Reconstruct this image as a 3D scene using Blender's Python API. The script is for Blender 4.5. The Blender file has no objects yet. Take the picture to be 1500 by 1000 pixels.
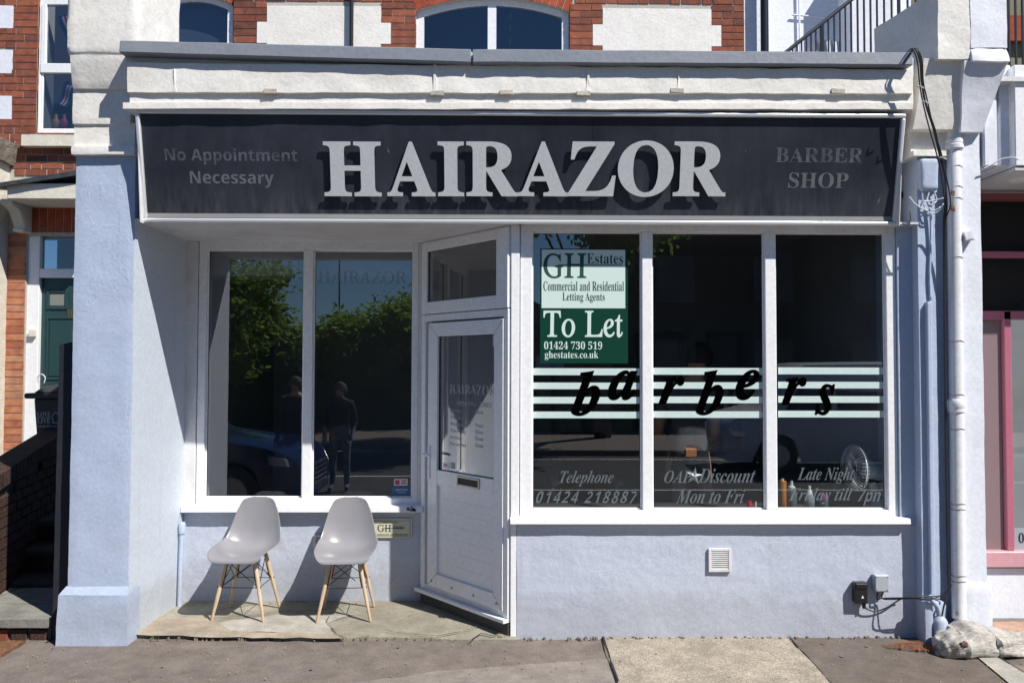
import bpy, bmesh, math, random
from mathutils import Vector, Matrix, noise
random.seed(7)
sc = bpy.context.scene
C = sc.collection
# ---------------------------------------------------------------- camera, world, sun, exposure
CAM = Vector((0, -5.2, 1.765)); FPX = 1167.0
ROT = Matrix.Rotation(math.radians(-0.707), 3, 'Z') @ Matrix.Rotation(math.radians(90 + 1.748), 3, 'X') @ Matrix.Rotation(math.radians(0.137), 3, 'Z')
cam = bpy.data.cameras.new('camera'); cam.lens = 28.0; cam.sensor_width = 36; cam.clip_end = 600; cam.clip_start = .05
co = bpy.data.objects.new('camera', cam); C.objects.link(co)
co.matrix_world = Matrix.Translation(CAM) @ ROT.to_4x4(); sc.camera = co
SUN_FROM = Vector((1.12, -1.0, 1.72)).normalized()
world = bpy.data.worlds.new('World'); sc.world = world; world.use_nodes = True
wn = world.node_tree; bg = wn.nodes['Background']
sky = wn.nodes.new('ShaderNodeTexSky'); sky.sky_type = 'NISHITA'; sky.sun_disc = False
sky.sun_elevation = math.asin(SUN_FROM.z); sky.sun_rotation = math.atan2(SUN_FROM.x, SUN_FROM.y)
sky.air_density = 1.0; sky.dust_density = .0; sky.ozone_density = 3.0
tint = wn.nodes.new('ShaderNodeMix'); tint.data_type = 'RGBA'; tint.blend_type = 'MULTIPLY'; tint.inputs[0].default_value = 1; tint.inputs[7].default_value = (.64, .87, 1.15, 1)
wn.links.new(sky.outputs[0], tint.inputs[6]); wn.links.new(tint.outputs[2], bg.inputs[0]); bg.inputs[1].default_value = 0.055
sl = bpy.data.lights.new('sun', 'SUN'); sl.energy = 4.6; sl.angle = math.radians(.53); sl.color = (1, .955, .89)
so = bpy.data.objects.new('sun', sl); C.objects.link(so); so.location = (6, -8, 12)
so.rotation_euler = (-SUN_FROM).to_track_quat('-Z', 'Y').to_euler()
sc.view_settings.view_transform = 'Standard'; sc.view_settings.look = 'None'
sc.view_settings.gamma = 1; sc.view_settings.use_curve_mapping = False
sc.view_settings.exposure = 0.5
sc.cycles.max_bounces = 8; sc.cycles.transparent_max_bounces = 24; sc.cycles.use_denoising = True

# ---------------------------------------------------------------- planes and pixel measuring
class Plane:
    def __init__(s, o, u, v):
        s.o = Vector(o); s.u = Vector(u).normalized(); s.v = Vector(v).normalized(); s.n = s.u.cross(s.v)
        s.M = Matrix(((s.u.x, s.v.x, s.n.x, s.o.x), (s.u.y, s.v.y, s.n.y, s.o.y), (s.u.z, s.v.z, s.n.z, s.o.z), (0, 0, 0, 1)))
    def at(s, px, py, w=0.0):
        d = ROT @ Vector(((px - 750) / FPX, (500 - py) / FPX, -1))
        o = s.o + s.n * w
        t = (o - CAM).dot(s.n) / d.dot(s.n)
        p = CAM + d * t - s.o
        return p.dot(s.u), p.dot(s.v)
def FP(Y): return Plane((0, Y, 0), (1, 0, 0), (0, 0, 1))
def at(px, py, Y):
    u, v = FP(Y).at(px, py); return Vector((u, Y, v))
def ground(px, py, z=0.0):
    d = ROT @ Vector(((px - 750) / FPX, (500 - py) / FPX, -1)); t = (z - CAM.z) / d.z
    return CAM + d * t
# ---------------------------------------------------------------- mesh building
class MB:
    def __init__(s): s.v = []; s.f = []; s.m = []
    def add(s, vs, fs, M=None, mi=0):
        b = len(s.v)
        s.v += [(M @ Vector(p)) if M is not None else Vector(p) for p in vs]
        s.f += [[b + i for i in f] for f in fs]; s.m += [mi] * len(fs); return s
    def box(s, lo, hi, M=None, mi=0):
        x0, y0, z0 = lo; x1, y1, z1 = hi
        vs = [(x0, y0, z0), (x1, y0, z0), (x1, y1, z0), (x0, y1, z0), (x0, y0, z1), (x1, y0, z1), (x1, y1, z1), (x0, y1, z1)]
        return s.add(vs, [(3, 2, 1, 0), (4, 5, 6, 7), (0, 1, 5, 4), (1, 2, 6, 5), (2, 3, 7, 6), (3, 0, 4, 7)], M, mi)
    def prism(s, pts, w0, w1, M=None, mi=0):      # polygon in (u,v), extruded along w
        n = len(pts)
        vs = [(p[0], p[1], w0) for p in pts] + [(p[0], p[1], w1) for p in pts]
        fs = [list(range(n))[::-1], list(range(n, 2 * n))] + [(i, (i + 1) % n, n + (i + 1) % n, n + i) for i in range(n)]
        return s.add(vs, fs, M, mi)
    def tube(s, path, r, seg=8, M=None, mi=0, cap=True):
        path = [Vector(p) for p in path]; n = len(path)
        rs = r if isinstance(r, (list, tuple)) else [r] * n
        vs = []; fs = []; side = None
        for i, p in enumerate(path):
            d = (path[min(i + 1, n - 1)] - path[max(i - 1, 0)]).normalized()
            if side is None: side = d.orthogonal().normalized()
            side = (side - d * side.dot(d)).normalized(); b = d.cross(side)
            for k in range(seg):
                a = 2 * math.pi * k / seg
                vs.append(p + (side * math.cos(a) + b * math.sin(a)) * rs[i])
        for i in range(n - 1):
            for k in range(seg):
                fs.append((i * seg + k, i * seg + (k + 1) % seg, (i + 1) * seg + (k + 1) % seg, (i + 1) * seg + k))
        if cap: fs += [list(range(seg))[::-1], list(range((n - 1) * seg, n * seg))]
        return s.add(vs, fs, M, mi)
    def lathe(s, prof, c=(0, 0, 0), axis='z', seg=20, M=None, mi=0):   # prof: (r, h)
        vs = []; fs = []; c = Vector(c)
        for r, h in prof:
            for k in range(seg):
                a = 2 * math.pi * k / seg; x, y = r * math.cos(a), r * math.sin(a)
                q = {'z': (x, y, h), 'x': (h, x, y), 'y': (y, h, x)}[axis]
                vs.append(c + Vector(q))
        n = len(prof)
        for i in range(n - 1):
            for k in range(seg):
                fs.append((i * seg + k, i * seg + (k + 1) % seg, (i + 1) * seg + (k + 1) % seg, (i + 1) * seg + k))
        fs += [list(range(seg))[::-1], list(range((n - 1) * seg, n * seg))]
        return s.add(vs, fs, M, mi)
    def hexa(s, c8, res=.06, amp=.004, sc_=3.0, round_=0.0, M=None, mi=0, seed=0):
        # c8: bottom 4 (front-left, front-right, back-right, back-left) then top 4: subdivided lumpy block
        c8 = [Vector(c) for c in c8]
        def tri(a, b, c):
            q = [c8[0].lerp(c8[1], a), c8[3].lerp(c8[2], a), c8[4].lerp(c8[5], a), c8[7].lerp(c8[6], a)]
            return q[0].lerp(q[1], b).lerp(q[2].lerp(q[3], b), c)
        L = [(c8[1] - c8[0]).length, (c8[3] - c8[0]).length, (c8[4] - c8[0]).length]
        N = [max(1, min(120, int(round(l / res)))) for l in L]
        cen = sum(c8, Vector()) / 8
        idx = {}; vs = []; fs = []
        def vid(i, j, k):
            if (i, j, k) in idx: return idx[(i, j, k)]
            p = tri(i / N[0], j / N[1], k / N[2])
            q = Vector((p.x, p.y, p.z)) * sc_ + Vector((seed * 7.3, 0, 0))
            d = Vector((noise.noise(q), noise.noise(q + Vector((31, 0, 0))), noise.noise(q + Vector((0, 57, 0)))))
            d2 = Vector((noise.noise(q * 4), noise.noise(q * 4 + Vector((31, 0, 0))), noise.noise(q * 4 + Vector((0, 57, 0)))))
            e = sum(1 for a_, n_ in ((i, N[0]), (j, N[1]), (k, N[2])) if a_ in (0, n_))
            if e >= 2 and round_: p = p + (cen - p).normalized() * round_ * (e - 1)
            p = p + d * amp + d2 * amp * .35
            idx[(i, j, k)] = len(vs); vs.append(p); return idx[(i, j, k)]
        for a in range(N[0]):
            for c in range(N[2]):
                fs.append((vid(a, 0, c), vid(a + 1, 0, c), vid(a + 1, 0, c + 1), vid(a, 0, c + 1)))
                fs.append((vid(a, N[1], c + 1), vid(a + 1, N[1], c + 1), vid(a + 1, N[1], c), vid(a, N[1], c)))
        for b in range(N[1]):
            for c in range(N[2]):
                fs.append((vid(0, b, c + 1), vid(0, b + 1, c + 1), vid(0, b + 1, c), vid(0, b, c)))
                fs.append((vid(N[0], b, c), vid(N[0], b + 1, c), vid(N[0], b + 1, c + 1), vid(N[0], b, c + 1)))
        for a in range(N[0]):
            for b in range(N[1]):
                fs.append((vid(a, b, N[2]), vid(a + 1, b, N[2]), vid(a + 1, b + 1, N[2]), vid(a, b + 1, N[2])))
                fs.append((vid(a, b + 1, 0), vid(a + 1, b + 1, 0), vid(a + 1, b, 0), vid(a, b, 0)))
        return s.add(vs, fs, M, mi)
    def lump(s, x0, x1, y0, y1, z0, z1, **k):
        return s.hexa([(x0, y0, z0), (x1, y0, z0), (x1, y1, z0), (x0, y1, z0), (x0, y0, z1), (x1, y0, z1), (x1, y1, z1), (x0, y1, z1)], **k)
WLOC = {}
def wl(o): return WLOC.get(o.name, Vector()) if o is not None else Vector()
def tag(o, label=None, cat=None, group=None, kind=None):
    if label: o['label'] = label
    if cat: o['category'] = cat
    if group: o['group'] = group
    if kind: o['kind'] = kind
    return o
def thing(name, loc, label, cat, group=None):
    o = bpy.data.objects.new(name, None); C.objects.link(o); o.location = loc; o.empty_display_size = .1
    WLOC[o.name] = Vector(loc); return tag(o, label, cat, group)
def obj(name, mb, mat, parent=None, bevel=0, smooth=False, sub=0, label=None, kind=None, seg=1, me=None):
    if me is None:
        n = len(mb.v); c = Vector()
        if n:
            lo = Vector([min(p[i] for p in mb.v) for i in range(3)]); hi = Vector([max(p[i] for p in mb.v) for i in range(3)]); c = (lo + hi) / 2
        me = bpy.data.meshes.new(name)
        me.from_pydata([tuple(p - c) for p in mb.v], [], mb.f); me.update()
        mats = mat if isinstance(mat, (list, tuple)) else [mat]
        for m in mats: me.materials.append(m)
        if len(mats) > 1: me.polygons.foreach_set('material_index', mb.m)
        if smooth:
            me.polygons.foreach_set('use_smooth', [True] * len(me.polygons))
            if smooth != True: me.set_sharp_from_angle(angle=math.radians(smooth))
    else: c = Vector()
    o = bpy.data.objects.new(name, me); C.objects.link(o)
    WLOC[o.name] = c
    o.parent = parent; o.location = c - wl(parent)
    if bevel:
        b = o.modifiers.new('bevel', 'BEVEL'); b.width = bevel; b.segments = seg; b.limit_method = 'ANGLE'; b.angle_limit = math.radians(40)
        b.harden_normals = False
    if sub:
        b = o.modifiers.new('sub', 'SUBSURF'); b.levels = b.render_levels = sub
    return tag(o, label, None, None, kind)
def children(o): return [c for c in bpy.data.objects if c.parent == o]
def copy_tree(o, parent=None):
    c = o.copy(); C.objects.link(c); c.parent = parent
    for ch in children(o): copy_tree(ch, c)
    return c
# ---------------------------------------------------------------- materials
def NT(name):
    m = bpy.data.materials.new(name); m.use_nodes = True; nt = m.node_tree
    return m, nt, nt.nodes['Principled BSDF']
def nz(nt, scale, detail=4, rough=.55, vec=None, kind='ShaderNodeTexNoise'):
    n = nt.nodes.new(kind); n.inputs['Scale'].default_value = scale
    if kind == 'ShaderNodeTexNoise': n.inputs['Detail'].default_value = detail; n.inputs['Roughness'].default_value = rough
    if vec is not None: nt.links.new(vec, n.inputs['Vector'])
    return n
def pos(nt, sx=1, sy=1, sz=1):
    g = nt.nodes.new('ShaderNodeNewGeometry'); mp = nt.nodes.new('ShaderNodeMapping'); mp.inputs['Scale'].default_value = (sx, sy, sz)
    nt.links.new(g.outputs['Position'], mp.inputs['Vector']); return mp.outputs[0]
def ramp(nt, src, stops):
    r = nt.nodes.new('ShaderNodeValToRGB'); e = r.color_ramp.elements
    while len(e) < len(stops): e.new(.5)
    for el, (p, c) in zip(e, stops): el.position = p; el.color = tuple(c) + (1,) if len(c) == 3 else c
    nt.links.new(src, r.inputs[0]); return r.outputs[0]
def mixc(nt, fac, a, b, mode='MIX'):
    m = nt.nodes.new('ShaderNodeMix'); m.data_type = 'RGBA'; m.blend_type = mode
    for s_, v in ((0, fac), (6, a), (7, b)):
        if hasattr(v, 'is_linked'): nt.links.new(v, m.inputs[s_])
        elif isinstance(v, (int, float)): m.inputs[s_].default_value = v
        else: m.inputs[s_].default_value = tuple(v) + (1,)
    return m.outputs[2]
def bump(nt, bs, h, strength, dist=.01, prev=None):
    b = nt.nodes.new('ShaderNodeBump'); b.inputs['Strength'].default_value = strength; b.inputs['Distance'].default_value = dist
    nt.links.new(h, b.inputs['Height'])
    if prev is not None: nt.links.new(prev, b.inputs['Normal'])
    nt.links.new(b.outputs[0], bs.inputs['Normal']); return b.outputs[0]
def paint(name, col, rough=.5, bscale=60, bstr=.3, dirt=.25, dcol=(.25, .22, .18), spec=.3, dscale=2.5, big=True, trowel=False, base=0):
    m, nt, b = NT(name); p = pos(nt)
    d = nz(nt, dscale, 8, .65, p); fine = nz(nt, 38, 6, .7, p)
    f = ramp(nt, d.outputs[0], [(.47, (0, 0, 0)), (.72, (1, 1, 1))])
    f2 = nt.nodes.new('ShaderNodeMath'); f2.operation = 'MULTIPLY'; nt.links.new(f, f2.inputs[0]); f2.inputs[1].default_value = dirt
    c1 = mixc(nt, f2.outputs[0], col, dcol)
    if base:   # splash dirt near the ground, fading upward with ragged noise
        g_ = nt.nodes.new('ShaderNodeNewGeometry'); sp_ = nt.nodes.new('ShaderNodeSeparateXYZ'); nt.links.new(g_.outputs['Position'], sp_.inputs[0])
        ns_ = nz(nt, 7, 8, .75, p); ad = nt.nodes.new('ShaderNodeMath'); ad.operation = 'MULTIPLY_ADD'; nt.links.new(ns_.outputs[0], ad.inputs[0]); ad.inputs[1].default_value = -.42; nt.links.new(sp_.outputs[2], ad.inputs[2])
        fb = ramp(nt, ad.outputs[0], [(0, (.55 * base,) * 3), (.12, (0, 0, 0))]); c1 = mixc(nt, fb, c1, (.27, .24, .21))
        dn = nz(nt, 1, 5, .6, pos(nt, 13, 13, .6)); fd = ramp(nt, dn.outputs[0], [(.62, (0, 0, 0)), (.8, (.22, .22, .22))]); c1 = mixc(nt, fd, c1, (.36, .35, .36))
    v = ramp(nt, fine.outputs[0], [(.3, (.88, .88, .88)), (.7, (1.06, 1.06, 1.06))])
    nt.links.new(mixc(nt, 1.0, c1, v, 'MULTIPLY'), b.inputs['Base Color'])
    b.inputs['Roughness'].default_value = rough; b.inputs['Specular IOR Level'].default_value = spec
    h = nz(nt, bscale, 5, .6, p); pr = bump(nt, b, h.outputs[0], bstr, .006)
    if big: h2 = nz(nt, 9, 3, .5, p); pr = bump(nt, b, h2.outputs[0], bstr * .9, .012, pr)
    if trowel:
        t1 = nz(nt, 5.5, 9, .62, p); r1 = ramp(nt, t1.outputs[0], [(.47, (0, 0, 0)), (.5, (1, 1, 1)), (.53, (0, 0, 0))]); mk = ramp(nt, nz(nt, 1.7, 3, .5, p).outputs[0], [(.5, (0, 0, 0)), (.62, (1, 1, 1))]); r1 = mixc(nt, 1.0, r1, mk, 'MULTIPLY'); pr = bump(nt, b, r1, .22, .005, pr)
        t2 = nz(nt, 1, 6, .6, pos(nt, 9, 9, 3)); r2 = ramp(nt, t2.outputs[0], [(.55, (0, 0, 0)), (.57, (1, 1, 1))]); bump(nt, b, mixc(nt, 1.0, r2, mk, 'MULTIPLY'), .2, .005, pr)
    return m
def plain(name, col, rough=.5, metal=0, spec=.5, noise_=0.0, nscale=20):
    m, nt, b = NT(name); b.inputs['Base Color'].default_value = tuple(col) + (1,); b.inputs['Roughness'].default_value = rough
    b.inputs['Metallic'].default_value = metal; b.inputs['Specular IOR Level'].default_value = spec
    if noise_:
        n = nz(nt, nscale, 6, .65, pos(nt)); c = ramp(nt, n.outputs[0], [(.3, [x * (1 - noise_) for x in col]), (.7, [min(1, x * (1 + noise_)) for x in col])])
        nt.links.new(c, b.inputs['Base Color'])
    return m
def glass(name, boost=2.2, tint=(.93, .95, .95), base=.0, wave=.0):
    m = bpy.data.materials.new(name); m.use_nodes = True; nt = m.node_tree; nt.nodes.clear()
    out = nt.nodes.new('ShaderNodeOutputMaterial'); mx = nt.nodes.new('ShaderNodeMixShader')
    tr = nt.nodes.new('ShaderNodeBsdfTransparent'); tr.inputs[0].default_value = tuple(tint) + (1,)
    gl = nt.nodes.new('ShaderNodeBsdfGlossy'); gl.inputs['Roughness'].default_value = 0.0; gl.inputs[0].default_value = (.97, .98, 1, 1)
    ge = nt.nodes.new('ShaderNodeNewGeometry'); vm_ = nt.nodes.new('ShaderNodeVectorMath'); vm_.operation = 'DOT_PRODUCT'
    nt.links.new(ge.outputs['Incoming'], vm_.inputs[0]); nt.links.new(ge.outputs['Normal'], vm_.inputs[1])
    def mth(op, a, b_=None):
        q = nt.nodes.new('ShaderNodeMath'); q.operation = op
        for k_, v_ in enumerate((a, b_)):
            if v_ is None: continue
            if hasattr(v_, 'is_linked'): nt.links.new(v_, q.inputs[k_])
            else: q.inputs[k_].default_value = v_
        return q.outputs[0]
    om = mth('SUBTRACT', 1.0, mth('ABSOLUTE', vm_.outputs['Value'])); sch = mth('ADD', mth('MULTIPLY', mth('POWER', om, 5.0), .96), .04)
    mt = nt.nodes.new('ShaderNodeMath'); mt.operation = 'MULTIPLY_ADD'; mt.use_clamp = True; mt.inputs[1].default_value = boost; mt.inputs[2].default_value = base
    nt.links.new(sch, mt.inputs[0]); nt.links.new(mt.outputs[0], mx.inputs[0])
    nt.links.new(tr.outputs[0], mx.inputs[1]); nt.links.new(gl.outputs[0], mx.inputs[2]); nt.links.new(mx.outputs[0], out.inputs[0])
    if wave:
        n = nz(nt, 1.6, 1, .4, pos(nt)); b = nt.nodes.new('ShaderNodeBump'); b.inputs['Strength'].default_value = wave; b.inputs['Distance'].default_value = .004
        nt.links.new(n.outputs[0], b.inputs['Height']); nt.links.new(b.outputs[0], gl.inputs['Normal'])
    return m
M = {}
M['lilac'] = paint('lilac_masonry_paint', (.435, .51, .655), .55, 45, .24, .22, (.40, .42, .48), trowel=True, base=.35)
M['lilac_rough'] = paint('lilac_pebbled_paint', (.53, .58, .69), .5, 200, .6, .22, (.38, .40, .47), spec=.5, base=.5)
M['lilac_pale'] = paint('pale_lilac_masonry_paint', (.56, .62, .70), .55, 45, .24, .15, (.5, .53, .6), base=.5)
M['cream'] = paint('cream_masonry_paint', (.81, .79, .745), .6, 40, .4, .3, (.58, .53, .44))
M['white_wall'] = paint('white_masonry_paint', (.76, .79, .86), .55, 50, .25, .15, (.5, .5, .5))
M['upvc'] = paint('white_upvc', (.85, .86, .88), .28, 5, .02, .12, (.55, .53, .47), spec=.5, dscale=3, big=False)
M['upvc_old'] = paint('weathered_upvc', (.72, .72, .73), .38, 8, .03, .4, (.42, .39, .33), spec=.5, dscale=4, big=False)
M['gasket'] = plain('black_rubber_gasket', (.02, .02, .022), .6)
M['glass'] = glass('window_glass', 4.3, (.88, .91, .92), .0, .06)
M['glass_door'] = glass('door_glass', 4.2, (.75, .8, .82), .04)
M['glass_up'] = glass('upper_window_glass', 3.2, (.4, .45, .5), .02, .05)
M['coping'] = paint('grey_lead_paint', (.21, .235, .28), .5, 30, .3, .3, (.3, .29, .27))
M['chrome'] = plain('brushed_aluminium_trim', (.80, .81, .83), .28, .35)
M['letter'] = plain('silver_sign_letter', (.62, .64, .66), .38, .15, .5, .1, 60)
M['letter_side'] = plain('dark_letter_side', (.07, .07, .08), .5)
def sign_mat():
    m, nt, b = NT('black_sign_panel'); p = pos(nt, 15, 15, .5); q = pos(nt)
    a = nz(nt, 1, 5, .7, p); c = nz(nt, 2.2, 5, .6, q); d = nz(nt, 1, 4, .6, pos(nt, 28, 28, 1.2))
    st = ramp(nt, a.outputs[0], [(.34, (.025, .029, .039)), (.65, (.034, .038, .050)), (.85, (.052, .056, .067))])
    bl = ramp(nt, c.outputs[0], [(.35, (.75, .75, .8)), (.7, (1.35, 1.35, 1.35))])
    x = mixc(nt, 1.0, st, bl, 'MULTIPLY')
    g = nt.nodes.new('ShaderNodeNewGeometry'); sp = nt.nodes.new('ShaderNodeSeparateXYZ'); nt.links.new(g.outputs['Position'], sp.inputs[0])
    mr = nt.nodes.new('ShaderNodeMapRange'); mr.inputs['From Min'].default_value = 3.0; mr.inputs['From Max'].default_value = 2.68; nt.links.new(sp.outputs[2], mr.inputs[0])  # lower panel lightened in streaks to paint in sunlight near its bottom edge
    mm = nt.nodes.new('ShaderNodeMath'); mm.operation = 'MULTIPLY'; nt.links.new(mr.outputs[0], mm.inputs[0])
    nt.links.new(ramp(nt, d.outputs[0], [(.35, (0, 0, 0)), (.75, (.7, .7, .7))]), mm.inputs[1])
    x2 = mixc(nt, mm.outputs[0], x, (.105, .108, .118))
    nt.links.new(x2, b.inputs['Base Color']); b.inputs['Roughness'].default_value = .33; b.inputs['Specular IOR Level'].default_value = .45
    return m
M['sign'] = sign_mat()
def faded(name, col, lo, hi, scale=18, rough=.5):
    m, nt, b = NT(name); b.inputs['Base Color'].default_value = tuple(col) + (1,); b.inputs['Roughness'].default_value = rough
    n = nz(nt, scale, 6, .7, pos(nt)); f = ramp(nt, n.outputs[0], [(.3, (lo, lo, lo)), (.66, (hi, hi, hi))]); nt.links.new(f, b.inputs['Alpha']); return m
M['faded'] = faded('faded_grey_letters', (.19, .20, .22), .0, .55, 16)
M['faded2'] = faded('worn_grey_letters', (.20, .21, .23), .35, .75, 14)
M['etch'] = faded('grey_window_letters', (.17, .205, .22), .35, .6, 30)
M['etch_faint'] = faded('faint_window_letters', (.3, .36, .38), .08, .2, 30)
M['etch_door'] = faded('faint_door_letters', (.5, .55, .55), .2, .55, 40)
M['stripe'] = plain('pale_mint_vinyl', (.56, .68, .66), .4, 0, .4, .05, 30)
M['black'] = plain('black_vinyl', (.001, .001, .001), .7, 0, .0)
M['green'] = plain('dark_green_board', (.002, .042, .025), .4, 0, .3)
M['mint'] = plain('mint_board', (.60, .73, .69), .4)
M['green_ink'] = plain('green_ink', (.01, .065, .045), .5)
def asphalt(name, col, stone=.5, bs=.5, warm=(.16, .12, .09), wf=.3, sc_=170):
    m, nt, b = NT(name); p = pos(nt)
    v = nz(nt, sc_, vec=p, kind='ShaderNodeTexVoronoi'); n = nz(nt, 1.1, 8, .65, p); n2 = nz(nt, 300, 3, .6, p); n3 = nz(nt, 6, 8, .7, p)
    s = ramp(nt, v.outputs['Color'], [(.2, [c * (1 - stone * .6) for c in col]), (.62, col), (.93, [min(1, c * (1 + stone)) for c in col]), (.98, [min(.6, c * (1 + 2.6 * stone)) for c in col])])
    s = mixc(nt, .55, s, ramp(nt, n2.outputs[0], [(.3, [c * .65 for c in col]), (.7, [c * 1.35 for c in col])]))
    f = ramp(nt, n.outputs[0], [(.4, (0, 0, 0)), (.7, (wf, wf, wf))]); s = mixc(nt, f, s, warm)
    g = ramp(nt, n3.outputs[0], [(.35, (.76, .76, .76)), (.65, (1.14, 1.14, 1.14))]); s = mixc(nt, 1.0, s, g, 'MULTIPLY')
    n4 = nz(nt, 2.3, 9, .75, p); s = mixc(nt, ramp(nt, n4.outputs[0], [(.56, (0, 0, 0)), (.64, (.4, .4, .4))]), s, [c * .62 for c in col])
    nt.links.new(s, b.inputs['Base Color']); b.inputs['Roughness'].default_value = .85; b.inputs['Specular IOR Level'].default_value = .25
    pr = bump(nt, b, v.outputs['Distance'], bs, .004); bump(nt, b, n2.outputs[0], bs * .8, .003, pr)
    return m
M['asphalt'] = asphalt('pavement_asphalt', (.195, .167, .147), .5, .6, (.17, .135, .11), .5)
M['asphalt_light'] = asphalt('worn_pavement_asphalt', (.25, .222, .198), .4, .5, (.21, .18, .15), .4)
M['asphalt_dark'] = asphalt('dark_pavement_asphalt', (.155, .131, .113), .5, .6, (.14, .105, .08), .5)
M['road'] = asphalt('road_asphalt', (.075, .075, .076), .5, .5, (.1, .1, .1), .2)
M['aggregate'] = asphalt('exposed_aggregate', (.39, .34, .27), .9, .8, (.22, .19, .15), .35, 120)
M['concrete'] = asphalt('old_entrance_concrete', (.32, .30, .24), .3, .5, (.18, .16, .11), .6, 90)
M['concrete_pale'] = asphalt('pale_patch_concrete', (.42, .40, .35), .25, .4, (.24, .22, .17), .5, 90)
M['concrete_tan'] = asphalt('tan_screed', (.38, .32, .25), .3, .4, (.24, .2, .15), .5, 90)
M['pink_paving'] = asphalt('pink_paving', (.42, .27, .20), .2, .4, (.3, .2, .15), .4)
M['stone'] = asphalt('grey_flagstone', (.24, .24, .215), .25, .4, (.16, .15, .12), .5, 60)
M['cement'] = paint('weathered_cement', (.52, .49, .42), .8, 60, .6, .4, (.3, .27, .22))
M['stone_dark'] = asphalt('shade_dark_stone', (.06, .06, .055), .25, .4, (.04, .04, .035), .5, 60)  # stone colour lowered to paint in the shade over the steps
M['crack'] = plain('crack_dirt', (.045, .04, .032), .9, 0, .1)
M['crust'] = asphalt('mortar_crust', (.28, .24, .19), .6, .9, (.12, .1, .07), .6, 60)
def brickmat(name, cols, rough=.85):
    m, nt, b = NT(name); oi = nt.nodes.new('ShaderNodeObjectInfo'); g = nt.nodes.new('ShaderNodeNewGeometry'); p = pos(nt)
    st = [(i / (len(cols) - 1), c) for i, c in enumerate(cols)]
    c = ramp(nt, oi.outputs['Random'], st); n = nz(nt, 14, 8, .7, p); n2 = nz(nt, 90, 4, .7, p)
    c = mixc(nt, 1.0, c, ramp(nt, n.outputs[0], [(.3, (.6, .55, .55)), (.7, (1.2, 1.2, 1.2))]), 'MULTIPLY')
    c = mixc(nt, ramp(nt, n2.outputs[0], [(.52, (0, 0, 0)), (.75, (.4, .4, .4))]), c, (.36, .27, .22))
    nt.links.new(c, b.inputs['Base Color']); b.inputs['Roughness'].default_value = rough; b.inputs['Specular IOR Level'].default_value = .2
    bump(nt, b, n2.outputs[0], .5, .004); return m
M['brick'] = brickmat('red_brick', [(.21, .064, .040), (.29, .092, .052), (.15, .055, .04), (.35, .115, .062), (.24, .078, .05), (.31, .10, .06)])
M['brick_orange'] = brickmat('orange_brick', [(.42, .15, .08), (.48, .20, .11), (.34, .11, .06), (.52, .24, .13), (.40, .2, .12)])
M['brick_red'] = brickmat('rubbed_red_brick', [(.34, .075, .035), (.40, .09, .04), (.30, .065, .03)])
M['brick_dark'] = brickmat('dark_brick', [(.05, .03, .024), (.07, .036, .028), (.04, .028, .024), (.08, .042, .03)])  # base colours lowered to carry the deep shade beside the steps
M['mortar'] = plain('lime_mortar', (.46, .43, .38), .9, 0, .1, .25, 60)
M['mortar_dark'] = plain('grey_mortar', (.10, .095, .085), .9, 0, .1, .25, 60)
M['pebbledash'] = paint('cream_pebbledash', (.70, .67, .58), .7, 90, 1.0, .2, (.4, .36, .3))
M['sill_stone'] = paint('painted_sill', (.72, .68, .58), .6, 60, .5, .3, (.35, .3, .25))
M['slate'] = plain('slate', (.05, .053, .06), .5, 0, .4, .4, 12)
M['door_green'] = paint('green_door_paint', (.022, .058, .058), .3, 20, .05, .1, (.05, .08, .07), spec=.5, big=False)
M['dark_timber'] = paint('black_stained_timber', (.022, .024, .034), .5, 40, .4, .3, (.05, .045, .05))
M['iron'] = plain('black_painted_iron', (.025, .03, .042), .4)
M['grey_plastic'] = plain('grey_bin_plastic', (.035, .038, .04), .5, 0, .4, .1, 30)
M['bin_print'] = plain('bin_print', (.42, .42, .42), .6)
M['pipe'] = paint('white_gloss_pipe', (.78, .79, .82), .32, 12, .12, .2, (.45, .4, .33), spec=.6, dscale=6)
M['rust'] = plain('rust', (.16, .08, .045), .9, 0, .2, .5, 40)
M['cable'] = plain('black_cable', (.012, .012, .014), .5)
M['cable_white'] = plain('painted_cable', (.55, .58, .64), .5)
M['boxgrey'] = plain('grey_plastic_box', (.38, .42, .45), .45)
M['boxblack'] = plain('black_plastic_box', (.014, .014, .014), .3, 0, .5, .2, 40)
M['label_white'] = plain('white_print', (.75, .75, .75), .6)
M['chair'] = plain('grey_polypropylene', (.25, .248, .265), .27, 0, .45, .04, 8)
def woodmat(name, a, b_, sc_=1.0):
    m, nt, b = NT(name); n = nz(nt, 1, 5, .6, pos(nt, 60 * sc_, 60 * sc_, 5)); c = ramp(nt, n.outputs[0], [(.35, a), (.65, b_)]); nt.links.new(c, b.inputs['Base Color']); b.inputs['Roughness'].default_value = .5; return m
M['beech'] = woodmat('beech_wood', (.50, .36, .235), (.62, .48, .34))
M['beech_dark'] = woodmat('shaded_beech', (.40, .21, .10), (.5, .29, .15))
M['wire'] = plain('black_steel_wire', (.015, .015, .017), .35, .3)
M['brass'] = plain('cream_plate', (.62, .60, .45), .45, 0, .5, .06, 50)
M['pink'] = paint('pink_gloss_paint', (.44, .14, .20), .35, 20, .05, .15, (.5, .3, .35), spec=.5, big=False)
M['pink_light'] = paint('pale_pink_gloss_paint', (.60, .32, .36), .35, 20, .05, .15, (.5, .3, .35), spec=.5, big=False)
M['sack'] = None
M['skin'] = plain('skin', (.50, .27, .19), .5)
M['hair'] = plain('dark_hair', (.012, .010, .010), .6)
M['tshirt'] = plain('charcoal_cotton', (.09, .10, .12), .85, 0, .2, .2, 30)
M['jeans'] = plain('dark_denim', (.02, .024, .034), .85, 0, .2, .25, 60)
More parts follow.
